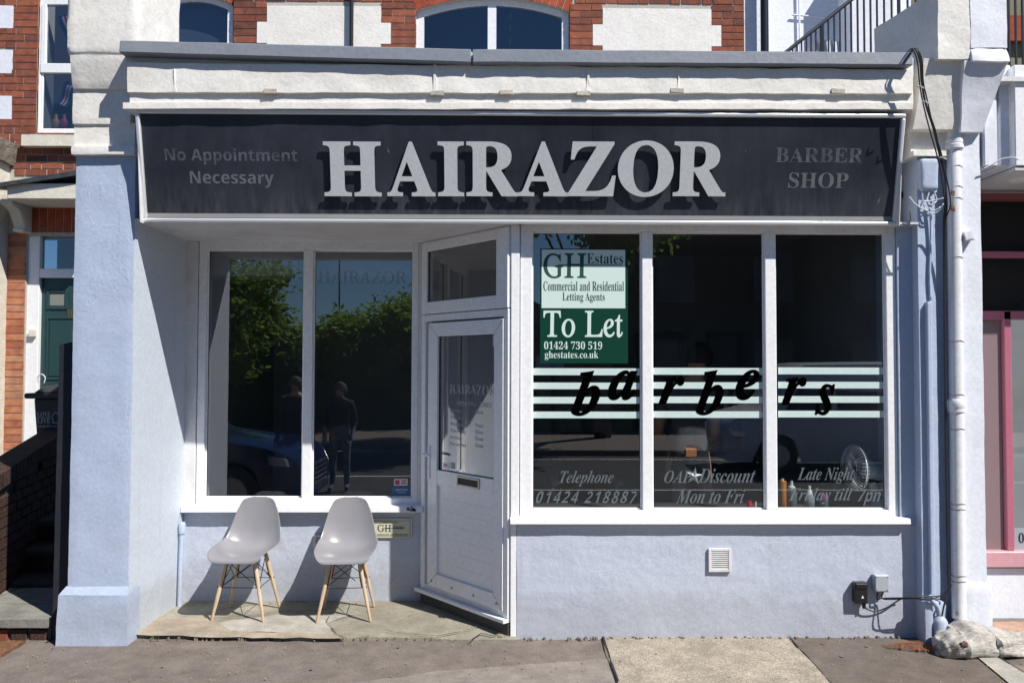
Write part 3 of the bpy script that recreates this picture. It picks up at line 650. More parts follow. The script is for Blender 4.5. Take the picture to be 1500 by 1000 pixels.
# letterbox
l0 = dv(669, 699, .05); l1 = dv(702, 714, .05); um, vm = (l0[0] + l1[0]) / 2, (l0[1] + l1[1]) / 2 ; hw = (l1[0] - l0[0]) / 2; hh = .034
lb = MB(); frame_rect(lb, PD, um - hw, vm - hh, um + hw, vm + hh, (.014, .014, .012, .012), .045, .053); obj('letterbox', lb, plain('dull_steel', (.42, .38, .30), .35, .7), leaf, bevel=.002)
lb = MB(); lb.box((um - hw + .014, vm - hh + .012, .043), (um + hw - .014, vm + hh - .012, .0465), PD.M); obj('letterbox_slot', lb, M['gasket'], leaf)
h0 = dv(638, 676, .05); mb = MB(); uh = u_l + .022
mb.box((uh - .012, h0[1] - .13, .045), (uh + .012, h0[1] + .11, .053), PD.M); mb.tube([(uh, h0[1] + .05, .05), (uh, h0[1] + .05, .10), (uh - .01, h0[1] + .05, .105), (uh + .10, h0[1] + .045, .105)], .009, 10, PD.M); mb.lathe([(.008, .053), (.008, .058)], (uh, h0[1] - .06, 0), 'z', 12, PD.M)
obj('handle', mb, M['upvc'], leaf, bevel=.002)
mb = MB()
for k in range(4): mb.lathe([(.008, .045), (.008, .048), (.004, .05)], (u_l + .06 + k * (u_r - u_l - .12) / 3, zl0 + .04, 0), 'z', 10, PD.M)
obj('screw', mb, plain('screw', (.25, .24, .22), .5), leaf)
mb = MB()  # mitre joint lines
for (a, b) in (((u_l, zl0), (gu0, pz0)), ((u_r, zl0), (gu1, pz0)), ((u_l, zl1), (gu0, gzt)), ((u_r, zl1), (gu1, gzt))):
    a = Vector((a[0], a[1], .0452)); b = Vector((b[0], b[1], .0452)); n_ = (b - a).cross(Vector((0, 0, 1))).normalized() * .0012; mb.add([a - n_, b - n_, b + n_, a + n_], [(0, 1, 2, 3)], PD.M)
obj('mitre_line', mb, M['crack'], leaf)
# threshold
mb = MB(); mb.box((-.03, zth - .005, -.03), (LD + .0, zth + .02, .07), PD.M); obj('threshold', mb, M['upvc'], shop, bevel=.003)
mb = MB(); mb.box((.0, zth + .02, -.03), (LD - .02, zl0, .03), PD.M); obj('threshold_track', mb, M['upvc_old'], shop)
mb = MB(); mb.lump(.0, LD, -.02, .03, 0, 1, res=.05, amp=.0) if False else mb.box((0, -.02, -.1), (LD, zth - .006, .03), PD.M); obj('step_base', mb, M['mortar_dark'], shop)
# transom
ta, tb_ = dv(622, 356)[1], 0
tg0, tg1 = dv(631, 400)[0], dv(733.5, 400)[0]; tzt = (dv(631, 368)[1] + dv(733, 353)[1]) / 2; tzb = (dv(631, 441)[1] + dv(733, 435)[1]) / 2
mb = MB(); frame_rect(mb, PD, 0.002, z_ltop, LD - .002, min(z_ttop, zs - .003), (tg0, LD - tg1, tzb - z_ltop, min(z_ttop, zs) - tzt), -.02, .04)
tr_ = obj('transom_window', mb, M['upvc'], shop, bevel=.004, seg=2)
gm = MB(); gm.add([(tg0, tzb, .015), (tg1, tzb, .015), (tg1, tzt, .015), (tg0, tzt, .015)], [(0, 1, 2, 3)], PD.M); obj('pane', gm, M['glass_door'], tr_)
gk = MB(); frame_rect(gk, PD, tg0, tzb, tg1, tzt, (.004,) * 4, .013, .024); obj('gasket', gk, M['gasket'], tr_)
mb = MB(); mb.box((0, z_ttop, 0), (LD, zs + .01, .03), PD.M); obj('head_board', mb, M['upvc_old'], shop)
# door lettering
text('lettering', 'HAIRAZOR', 'B', PD, 659, 563, 726, 577.5, .021, M['etch_door'], dpane, off=-.004)
text('lettering', 'OPENING TIMES', 'B', PD, 669, 588.5, 720, 595.5, .021, M['etch_door'], dpane)
for i, d_ in enumerate(('Monday', 'Tuesday', 'Wednesday', 'Thursday', 'Friday', 'Saturday')):
    y = 599 + i * 9.8
    text('lettering', d_, 'B', PD, 659, y, 659 + 3.0 * len(d_), y + 6.5, .021, M['etch_door'], dpane)
    if i != 1: text('lettering', '9am', 'B', PD, 696, y + 1, 708, y + 7, .021, M['etch_door'], dpane)
for (x0, y0, x1, y1, c1, c2) in ((649, 677, 658, 686.5, (.7, .7, .7), (.5, .08, .08)), (660, 677, 666, 686, (.25, .28, .32), (.5, .5, .5)), (722, 491, 731, 507, (.6, .6, .66), (.12, .12, .25))):
    mb = MB(); pbox(mb, PD, x0, y0, x1, y1, .021, .022); obj('sticker', mb, plain('door_sticker', c1, .4), dpane)
    mb = MB(); pbox(mb, PD, x0 + 2, y0 + 2, x1 - 3, y1 - 4, .022, .0225); obj('sticker_print', mb, plain('door_sticker_print', c2, .4), dpane)

# ---- interior
room = thing('shop_interior', (0, 2, 0), 'dark barber shop room seen dimly behind the windows', 'room')
room['kind'] = 'structure'
mb = MB(); mb.box((-2.38, .95, .0), (2.7, 3.04, .06)); mb.box((.15, .10, 0), (2.7, .95, .06)); obj('room_floor', mb, M['floor_in'], room)
mb = MB(); mb.box((-2.38, 3.0, .06), (2.7, 3.04, 3.3)); mb.box((2.66, .1, .06), (2.7, 3.0, 3.3)); obj('room_wall', mb, M['interior'], room)
mb = MB(); mb.box((-2.38, .95, .06), (-2.34, 3.0, 3.3)); obj('room_side_wall', mb, M['interior_pale'], room)
mb = MB(); mb.box((-2.38, .88, 2.9), (2.7, 3.04, 2.94)); mb.box((-.5, .1, 2.9), (2.7, .88, 2.94)); obj('room_ceiling', mb, M['ceiling_in'], room)
mb = MB(); mb.box((-2.33, .9, 2.45), (-.5, 1.2, 2.9)); obj('bulkhead', mb, M['interior'], room)
for x, z0, z1, w in ((.5, .9, 2.1, .35), (1.35, .9, 2.1, .5), (2.1, .9, 2.1, .35)):
    mb = MB(); frame_rect(mb, FP(2.97), x, z0, x + w, z1, (.03,) * 4, 0, .03); obj('mirror_frame', mb, M['interior_pale'], room)
mb = MB(); mb.box((.3, 2.6, .85), (2.6, 2.98, .89)); obj('counter', mb, M['interior_pale'], room)
zsh = at(1200, 746, .2).z
mb = MB(); mb.box((.16, .12, zsh - .03), (2.66, .5, zsh)); obj('display_shelf', mb, plain('dark_shelf', (.09, .09, .09), .5), room)
# added pale slats standing in for the mirrored lit pillar side
bl = thing('mirrored_reveal_slats', (-2.28, .95, 1.5), 'added pale slats imitating the pillar side mirrored at the left of the recessed window', 'reflection')
for i in range(3):
    mb = MB(); x = -2.30 + i * .022; mb.box((x, .90 + i * .01, .72), (x + .004, .98 + i * .01, 2.62)); obj('slat', mb, plain('painted_reflection', (.36, .42, .43), .8), bl)

ws = thing('wall_shelf', (2.3, 2.85, 1.35), 'dim shelf of pale product bottles on the back wall of the shop', 'shelf')
mb = MB(); mb.box((1.9, 2.78, 1.30), (2.64, 2.99, 1.33)); obj('board', mb, M['interior_pale'], ws)
for i, x in enumerate((1.98, 2.08, 2.17, 2.28, 2.37, 2.47)):
    h_ = (.16, .22, .19, .24, .2, .15)[i]; bt = thing('product_bottle', (x, 2.88, 1.33), ('short pale bottle at the left end of the back wall shelf', 'second bottle from the left on the back wall shelf', 'third bottle from the left on the back wall shelf', 'tallest pale bottle on the back wall shelf', 'second bottle from the right on the back wall shelf', 'squat pale bottle at the right end of the back wall shelf')[i], 'bottle', 'product bottles on the back shelf')
    mb = MB(); mb.lathe([(.028, 0), (.03, .02), (.03, h_ * .7), (.012, h_ * .8), (.012, h_)], (x, 2.88, 1.33), seg=12); obj('body', mb, M['white_cap'], bt, smooth=40)
bc = thing('barber_chair', (.75, 1.9, .06), 'dark barber chair standing in the dim room behind the striped window', 'chair')
mb = MB(); mb.lathe([(.28, .06), (.28, .09), (.06, .12), (.06, .5)], (.75, 1.9, 0), seg=20); obj('base', mb, M['chrome'], bc, smooth=40)
mb = MB(); mb.box((.5, 1.65, .5), (1.0, 2.15, .62)); obj('seat', mb, M['gasket'], bc, bevel=.03, seg=2)
mb = MB(); mb.hexa([(.52, 2.08, .6), (.98, 2.08, .6), (.98, 2.18, .6), (.52, 2.18, .6), (.54, 2.16, 1.15), (.96, 2.16, 1.15), (.96, 2.26, 1.15), (.54, 2.26, 1.15)], res=5, amp=0); obj('backrest', mb, M['gasket'], bc, bevel=.03, seg=2)
for x in (.44, 1.0): mb = MB(); mb.box((x, 1.7, .72), (x + .06, 2.12, .77)); mb.box((x + .01, 1.88, .55), (x + .05, 1.95, .72)); obj('armrest', mb, M['chrome'], bc, bevel=.01)

# ================================================================= SIGN
PS = Plane((0, -.10, 2.676), (1, 0, 0), (0, -.14, .687))
sgn = thing('shop_sign', (.12, -.1, 2.676), 'long black fascia sign with raised silver HAIRAZOR letters above the windows', 'sign')
uL, uR = -2.305, 2.555; H = math.hypot(.14, .687)
us = PS.at(868, 250)[0]
for a, b in ((uL + .02, us - .001), (us + .001, uR - .02)):
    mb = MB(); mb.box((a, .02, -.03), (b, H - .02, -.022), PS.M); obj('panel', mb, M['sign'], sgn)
mb = MB(); mb.box((uL + .01, .01, -.055), (uR - .01, H - .01, -.031), PS.M); obj('backing', mb, M['gasket'], sgn)
t = .027
for nm, lo, hi in (('rail', (uL, 0, -.05), (uR, t, .0)), ('rail', (uL, H - t, -.05), (uR, H, 0)), ('rail', (uL, t, -.05), (uL + t, H - t, -.001)), ('rail', (uR - t, t, -.05), (uR, H - t, -.001))):
    mb = MB(); mb.box(lo, hi, PS.M); obj(nm, mb, M['chrome'], sgn, bevel=.009, seg=3, smooth=40)
mb = MB(); mb.prism([(-.14, 2.67), (.02, 2.67), (.02, 3.37), (-.21, 3.35)], uL + .003, uL + .008, Matrix(((0, 0, 1, 0), (1, 0, 0, 0), (0, 1, 0, 0), (0, 0, 0, 1)))); mb.prism([(-.14, 2.67), (.02, 2.67), (.02, 3.37), (-.21, 3.35)], uR - .008, uR - .003, Matrix(((0, 0, 1, 0), (1, 0, 0, 0), (0, 1, 0, 0), (0, 0, 0, 1)))); obj('end_cap', mb, M['upvc_old'], sgn)
for ch, x0, x1 in (('H', 473, 559.5), ('A', 566, 638), ('I', 641, 680), ('R', 683, 759), ('A', 759, 832), ('Z', 832.5, 901), ('O', 906, 985), ('R', 988, 1062)):
    ya, yb = (207.5, 287.5) if ch != 'O' else (206, 288.5)
    text('letter', ch, 'B', PS, x0, ya, x1, yb, -.001, M['letter'], sgn, ext=.008, off=.012, sidemat=M['letter_side'])
    for q in (.3, .7):
        pass
text('lettering', 'No Appointment', 'SB', PS, 240.5, 217.5, 436, 241.5, -.0215, M['faded'], sgn, off=-.004)
text('lettering', 'Necessary', 'SB', PS, 277.6, 251, 401.6, 275, -.0215, M['faded2'], sgn, off=-.004)
text('lettering', 'BARBER', 'B', PS, 1137, 216.5, 1264, 238, -.0215, M['faded'], sgn)
text('lettering', 'SHOP', 'B', PS, 1155.7, 253, 1242, 275.7, -.0215, M['faded2'], sgn)
mb = MB()
for (x0, y0, x1, y1, w) in ((1284, 300, 1290, 289, .006), (724, 306, 732, 296, .003), (568, 216, 570, 226, .005), (1092, 219, 1093, 224, .003)):
    a = PS.at(x0, y0, -.021); b = PS.at(x1, y1, -.021); d = Vector((b[0] - a[0], b[1] - a[1], 0)); n_ = Vector((-d.y, d.x, 0)).normalized() * w
    A_ = Vector((a[0], a[1], -.0205)); B_ = A_ + d; mb.add([A_ - n_ * .4, A_.lerp(B_, .5) - n_, B_, A_.lerp(B_, .5) + n_ * .6], [(0, 1, 2, 3)], PS.M)
obj('scratch', mb, M['faded2'], sgn)

# ================================================================= TO LET BOARD
PT = FP(PR.o.y - .015 - .006)
tl_ = thing('to_let_board', at(855, 450, PT.o.y), 'green and mint To Let board stuck inside the left pane of the striped window', 'sign')
mb = MB(); pbox(mb, PT, 791.5, 364, 920, 532, 0, .001); obj('board', mb, M['green'], tl_)
mb = MB(); pbox(mb, PT, 793.5, 365.5, 916, 451.5, .001, .0016); obj('top_panel', mb, M['mint'], tl_)
W_ = .0018
text('lettering', 'G', 'IT', PT, 796, 371, 825, 407.5, W_, M['green_ink'], tl_, shear=-.25, off=.012)
text('lettering', 'H', 'IT', PT, 827, 371, 859, 407, W_, M['green_ink'], tl_, shear=-.25, off=.012)
mb = MB(); pbox(mb, PT, 817, 387.4, 911, 389, W_, W_ + .0005); obj('rule', mb, M['green_ink'], tl_)
text('lettering', 'Estates', 'B', PT, 860, 371, 912.5, 386.5, W_, M['green_ink'], tl_, off=-.004)
text('lettering', 'Commercial and Residential', 'B', PT, 796, 412, 914, 426, W_, M['green_ink'], tl_, off=-.004)
text('lettering', 'Letting Agents', 'B', PT, 824, 428.5, 886, 443.5, W_, M['green_ink'], tl_, off=-.004)
text('lettering', 'To Let', 'IT', PT, 796, 455, 912.5, 494, W_ , M['mint'], tl_, off=.012, shear=-.25)
text('lettering', '01424 730 519', 'B', PT, 797, 500, 882, 511.5, W_, M['mint'], tl_, off=-.004)
text('lettering', 'ghestates.co.uk', 'B', PT, 798, 514, 876.5, 527.5, W_, M['mint'], tl_, off=-.004)

# ================================================================= PLAQUE, VENTS
PW = FP(RY - .004)
pq = thing('name_plate', at(574, 773, RY), 'cream letting agent plate fixed under the recessed window sill beside the door', 'plate')
mb = MB(); pbox(mb, PW, 544.5, 759, 603.5, 787.5, 0, .012); obj('plate', mb, M['brass'], pq, bevel=.002)
mb = MB(); u0, v1 = PW.at(547, 762, .0125); u1, v0 = PW.at(601, 785, .0125); frame_rect(mb, PW, u0, v0, u1, v1, (.003,) * 4, .0121, .0128); obj('border', mb, M['green_ink'], pq)
text('lettering', 'GH', 'IT', PW, 553, 768, 573, 778.5, .0122, M['green_ink'], pq, shear=-.25, off=.01)
text('lettering', 'Estates', 'B', PW, 576, 769.5, 592, 773.5, .0122, M['green_ink'], pq)
text('lettering', 'MANAGED BY', 'B', PW, 561, 763.8, 583, 766, .0122, M['green_ink'], pq, off=-.006)
text('lettering', 'Commercial and Residential', 'B', PW, 550, 781, 598, 783.5, .0122, M['green_ink'], pq, off=-.006)
mb = MB(); pbox(mb, PW, 562, 773.3, 592, 774.2, .0122, .0126); obj('rule', mb, M['green_ink'], pq)
def vent(px0, py0, px1, py1, pl, label, n, mats=('cream', 'crack')):
    c = at((px0 + px1) / 2, (py0 + py1) / 2, pl.o.y); t_ = thing('air_vent', c, label, 'vent')
    u0, v1 = pl.at(px0, py0, .015); u1, v0 = pl.at(px1, py1, .015)
    mb = MB(); frame_rect(mb, pl, u0, v0, u1, v1, (.018,) * 4, 0, .016); obj('frame', mb, M['upvc_old'], t_, bevel=.002)
    mb = MB(); mb.box((u0 + .01, v0 + .01, 0), (u1 - .01, v1 - .01, .004), pl.M); obj('back', mb, M[mats[1]], t_)
    h = (v1 - v0 - .036) / n; s0 = None
    for i in range(n):
        z = v0 + .018 + h * i
        mb = MB(); mb.prism([(z + .001, .004), (z + h * .72, .004), (z + h * .35, .014), (z + .001, .014)], u0 + .018, u1 - .018, pl.M @ Matrix(((0, 0, 1, 0), (1, 0, 0, 0), (0, 1, 0, 0), (0, 0, 0, 1))))
        obj('slat', mb, M['upvc_old'], t_)
    return t_
vent(1038, 803, 1071.5, 837.5, FP(-.004), 'square louvred vent low on the lilac wall below the striped window', 9)
vent(459, 783, 474, 800, PW, 'small vent half hidden behind the second chair', 5)

# ================================================================= SERVICES ON THE RIGHT
PB = FP(-.004)
mb = MB(); bb = thing('cable_box', at(1262, 869, 0), 'black plastic cable box with white triangle on the lilac wall', 'box')
mb = MB(); u = pbox(mb, PB, 1252.5, 853, 1272, 884, 0, .05); obj('body', mb, M['boxblack'], bb, bevel=.008, seg=2)
mb = MB(); u0, v1 = PB.at(1254, 854.5, .05); u1, v0 = PB.at(1270.5, 862, .05); mb.box((u0, v0, .05), (u1, v1, .056), PB.M); obj('lid', mb, M['boxblack'], bb, bevel=.003)
u0, v1 = PB.at(1262, 871.5, .052); u1, v0 = PB.at(1266, 876, .052); mb = MB(); mb.prism([(u0, v0), (u1, v0), ((u0 + u1) / 2, v1)], .0502, .0506, PB.M); obj('warning_triangle', mb, M['label_white'], bb)
mb = MB(); u0, v1 = PB.at(1266, 884, .03); mb.lathe([(.010, v1 - .03), (.013, v1)], (u0, PB.o.y - .025, 0), seg=10); obj('gland', mb, M['boxblack'], bb)
gb_ = thing('junction_box', at(1292, 855, 0), 'pale grey junction box beside the black cable box', 'box')
mb = MB(); pbox(mb, PB, 1281.5, 842, 1303, 867, 0, .045); obj('body', mb, M['boxgrey'], gb_, bevel=.004)
mb = MB(); pbox(mb, PB, 1282.5, 843, 1302, 866, .045, .052); obj('lid', mb, M['boxgrey'], gb_, bevel=.003)
mb = MB()
for px, py in ((1284.5, 845), (1300, 845), (1284.5, 864), (1300, 864)): a = PB.at(px, py, .052); mb.lathe([(.003, .052), (.003, .0535)], (a[0], a[1], 0), 'z', 8, PB.M)
obj('screw', mb, M['cable'], gb_)
def cable(name, pts, r_, mat, label, cat='cable', seg=6, sm=4, group=None):
    P = [at(*p) for p in pts]; out = []
    for i in range(len(P) - 1):
        p0 = P[max(i - 1, 0)]; p1 = P[i]; p2 = P[i + 1]; p3 = P[min(i + 2, len(P) - 1)]
        for k in range(sm):
            t_ = k / sm; out.append(.5 * ((2 * p1) + (p2 - p0) * t_ + (2 * p0 - 5 * p1 + 4 * p2 - p3) * t_ ** 2 + (3 * p1 - p0 - 3 * p2 + p3) * t_ ** 3))
    out.append(P[-1]); mb = MB(); mb.tube(out, r_, seg); o = obj(name, mb, mat, None, smooth=True); return tag(o, label, cat, group)
cable('cable', [(1266, 886, -.03), (1271, 892, -.03), (1283, 895, -.02), (1300, 889, -.02), (1314, 880, -.02), (1322, 876, -.03)], .0045, M['cable'], 'black cable drooping out of the black box along the lilac wall')
cable('cable', [(1286, 867, -.03), (1285, 877, -.03), (1290, 876, -.04), (1300, 875.5, -.05), (1330, 875, -.14), (1360, 873, -.15), (1378, 872, -.15), (1390, 863, -.16), (1394, 855, -.18)], .0045, M['cable'], 'black cable from grey junction box to the pipe')
cable('cable', [(1294, 867, -.03), (1292, 875, -.03), (1300, 877.5, -.04), (1340, 876, -.14), (1362, 877, -.15), (1375, 874, -.15)], .004, M['cable'], 'thin black cable crossing the top of the lilac plinth')
for i, (dx, lab) in enumerate(((0, 'black cable strand hanging nearest the sign corner'), (3.5, 'black cable strand in the middle of the hanging bundle'), (7, 'outermost black cable strand of the bundle beside the pipe'), (5, 'looping black cable strand that bulges from the bundle'))):
    o_ = (0, 2, -1, 3)[i]
    cable('cable', [(1330 + dx, 76, -.30), (1337 + dx, 72, -.37), (1344 + dx, 90, -.37), (1347 + dx * .8, 120, -.35), (1352 + dx, 150 + o_, -.33), (1362 + dx + o_, 190, -.30), (1372 + dx, 225, -.27), (1380 + dx * .8 + o_, 262, -.24), (1384 + dx * .5 + (6 if i == 3 else 0), 300, -.22), (1382 + dx * .4, 330, -.16), (1383 + dx * .25, 420, -.11), (1384.5 + dx * .15, 600, -.10), (1388 + dx * .1, 820, -.10), (1390 + dx * .1, 862, -.11), (1383 + dx * .1, 885, -.13), (1380, 902, -.13)], .0042, M['cable'], lab, group='black cables down the right of the shop')
mb = MB()
for (px, py, Y) in ((1345, 128, -.37), (1352, 150, -.34), (1378, 232, -.27)):
    p = at(px + 3, py, Y); mb.tube([p + Vector((-.02, 0, .006)), p + Vector((0, -.012, 0)), p + Vector((.024, 0, -.006))], .004, 6)
tag(obj('cable_tie', mb, M['cable_white'], None), 'pale ties round the black cable bundle', 'cable tie')
# white cable, conduit
cable('cable', [(1362, 300, -.10), (1364, 330, -.095), (1363, 365, -.09), (1362, 400, -.09), (1363, 440, -.09)], .008, M['lilac'], 'lilac painted cable running down into the conduit')
mb = MB(); a = at(1357, 442, -.10); b = at(1369.5, 876, -.10); mb.box((a.x, -.112, b.z), (b.x, -.07, a.z)); o = obj('conduit', mb, M['lilac'], None, bevel=.006, seg=2); tag(o, 'tall lilac conduit on the right pilaster', 'conduit')
mb = MB(); a = at(1377, 905, -.12); mb.lathe([(.045, a.z - .12), (.045, a.z - .02), (.035, a.z), (.02, a.z + .015)], (a.x, -.12, 0), seg=16); tag(obj('pipe_stub', mb, M['lilac'], None, smooth=40), 'lilac painted pipe end by the sack', 'pipe')
cable('cable', [(1376, 900, -.12), (1373, 888, -.13), (1366, 880, -.14), (1362, 872, -.12)], .016, M['lilac'], 'thick lilac painted cable over the plinth top')
tb2 = thing('telecom_box', at(1362, 256, -.08), 'lilac painted telephone box high beside the sign end', 'box')
a = at(1347, 231, -.12); b = at(1378, 279, -.12)
mb = MB(); mb.hexa([(a.x + .01, -.12, b.z), (b.x - .01, -.12, b.z), (b.x - .005, -.06, b.z), (a.x + .005, -.06, b.z), (a.x + .004, -.125, a.z), (b.x - .004, -.125, a.z), (b.x, -.06, a.z), (a.x, -.06, a.z)], res=.02, amp=0, round_=.01); obj('cover', mb, M['lilac'], tb2, bevel=.006, smooth=40)
mb = MB(); mb.box((a.x + .004, -.085, a.z - .004 - (a.z - b.z)), (b.x - .004, -.055, a.z + .008)); obj('base', mb, M['lilac'], tb2)
for pts, lab in (([(1351, 279, -.1), (1353, 300, -.1), (1362, 312, -.12), (1374, 310, -.13), (1382, 298, -.15)], 'white wire looping from the telephone box to the bundle'), ([(1362, 279, -.1), (1358, 296, -.11), (1366, 309, -.12), (1378, 303, -.13)], 'white wire curling below the telephone box'), ([(1332, 288, -.1), (1340, 298, -.1), (1352, 306, -.12), (1360, 309, -.12)], 'white wire entering from beside the sign'), ([(1368, 279, -.1), (1372, 294, -.1), (1362, 300, -.12), (1357, 290, -.1)], 'short white wire tangled under the telephone box'), ([(1352, 295, -.12), (1366, 294, -.12), (1383, 290, -.14)], 'straight white wire under the telephone box')):
    cable('cable', pts, .0042, M['cable_white'], lab)
cable('cable', [(1322, 328, -.11), (1330, 330, -.1), (1334, 322, -.09), (1333, 310, -.08)], .003, M['cable'], 'thin wire behind the lower corner of the sign')
# white pier
pier = thing('pier', at(1425, 900, -.14), 'tall white painted pier at the right end of the shop with stepped console head', 'pier')
PYF = -.10
a = at(1395, 500, PYF); xw1 = at(1440, 500, PYF).x
mb = MB(); mb.lump(at(1409, 500, PYF).x, xw1, PYF, .6, .2, at(1420, 190, PYF).z, res=.04, amp=.004, sc_=4, seed=21); obj('shaft', mb, M['white_wall'], pier, smooth=35)
mb = MB(); mb.lump(at(1411, 880, -.12).x, at(1454, 880, -.12).x, -.125, .6, -.05, at(1425, 856, -.12).z, res=.03, amp=.005, sc_=6, seed=22, round_=.006); obj('plinth', mb, M['white_wall'], pier, smooth=35)
mb = MB()
def P3(px, py, Y): return at(px, py, Y)
# console: lower tapered block, upper block, left cream return
b1 = [(P3(1408, 193, -.17)), P3(1440, 193, -.14), Vector((P3(1440, 193, -.14).x, .5, P3(1440, 193, -.14).z)), Vector((P3(1408, 193, -.17).x, .5, P3(1408, 193, -.17).z)), P3(1412, 88, -.25), P3(1476, 92, -.25), Vector((P3(1476, 92, -.25).x, .5, P3(1476, 92, -.25).z)), Vector((P3(1412, 88, -.25).x, .5, P3(1412, 88, -.25).z))]
mb.hexa(b1, res=.03, amp=.007, sc_=5, seed=31)
b2 = [P3(1338, 190, -.15), P3(1404, 190, -.15), Vector((P3(1404, 190, -.12).x, .5, P3(1404, 190, -.12).z)), Vector((P3(1338, 190, -.12).x, .5, P3(1338, 190, -.12).z)), P3(1354, 86, -.22), P3(1410, 86, -.22), Vector((P3(1408, 86, -.22).x, .5, P3(1408, 86, -.22).z)), Vector((P3(1354, 86, -.22).x, .5, P3(1354, 86, -.22).z))]
m2 = MB(); m2.hexa(b2, res=.03, amp=.007, sc_=5, seed=32); obj('console_side', m2, M['cream'], pier, smooth=50)
a = P3(1424, 90, -.27); b = P3(1477, 8, -.27); zz_ = a.z + .09
mb.hexa([(a.x, -.285, a.z), (b.x + .01, -.285, a.z), (b.x + .01, .5, a.z), (a.x, .5, a.z), (a.x, -.262, zz_), (b.x - .005, -.262, zz_), (b.x - .005, .5, zz_), (a.x, .5, zz_)], res=.03, amp=.006, sc_=6, seed=33, round_=.006); mb.lump(a.x, b.x - .005, -.262, .5, zz_, b.z + .1, res=.03, amp=.006, sc_=5, seed=33)
obj('console', mb, M['white_wall'], pier, smooth=50)
m2 = MB(); a = P3(1375, 86, -.255); b = P3(1425, 7, -.255); c = P3(1318, 60, .1)
m2.hexa([(a.x, -.255, a.z), (b.x, -.255, a.z), (b.x, .5, a.z), (a.x - .12, .35, a.z), (a.x, -.255, b.z + .1), (b.x, -.255, b.z + .1), (b.x, .5, b.z + .1), (a.x - .12, .35, b.z + .1)], res=.03, amp=.007, sc_=5, seed=34); obj('console_block', m2, M['cream'], pier, smooth=50)
m2 = MB(); a = P3(1335, 222, -.09); b = P3(1390, 190, -.09); m2.lump(a.x, b.x, -.085, .2, a.z, b.z, res=.03, amp=.002, sc_=5); m2.lump(a.x, b.x, -.12, .2, a.z - .035, a.z, res=.03, amp=.002, sc_=5); obj('necking', m2, M['cream'], pier, smooth=40)
mb = MB(); p = P3(1415, 346, PYF); mb.lump(p.x - .03, p.x + .03, PYF - .05, PYF, p.z - .03, p.z + .03, res=.02, amp=.012, sc_=20); obj('old_bracket', mb, M['white_wall'], pier, smooth=50)
# downpipe
dp = thing('drainpipe', at(1399, 930, -.100), 'white drainpipe down the pier ending behind the sack', 'pipe')
mb = MB(); top = at(1397, 182, -.100); m1 = at(1398, 300, -.100); bot = at(1405, 905, -.100)
mb.tube([top + Vector((.0, .02, 0)), top + Vector((0, 0, -.03)), m1, (bot + m1) / 2, bot], [.040, .042, .042, .042, .042], 18); obj('pipe', mb, M['pipe'], dp, smooth=40)
mb = MB()
for py, rr, hh in ((208, .052, .02), (216, .056, .02), (186, .034, .05), (592, .053, .035), (600, .05, .02)):
    mb = MB(); p = at(1397.5 + (py - 182) * .009, py, -.100); mb.lathe([(rr * .85, -hh), (rr, -hh * .6), (rr, hh * .6), (rr * .85, hh)], (p.x, p.y, p.z), seg=20); obj('collar', mb, M['pipe'], dp, smooth=40)
mb = MB()
for py in (245, 275, 292, 378, 500, 578, 628, 737, 745, 842, 850):
    p = at(1398 + (py - 182) * .009, py, -.100); mb.tube([p + Vector((math.cos(t_) * .0435, math.sin(t_) * .0435, .004 * math.sin(3 * t_))) for t_ in [k * math.pi / 8 + math.pi * .8 for k in range(12)]], .0018, 5)
obj('wire_tie', mb, M['rust'], dp)
mb = MB()
for py, s in ((283, .012), (305, .016), (899, .010)):
    p = at(1396 + (py - 182) * .010, py, -.143); mb = MB(); mb.lump(p.x - s, p.x + s * .6, -.145, -.137, p.z - s, p.z + s, res=.01, amp=.006, sc_=30); obj('rust_patch', mb, M['rust'], dp)

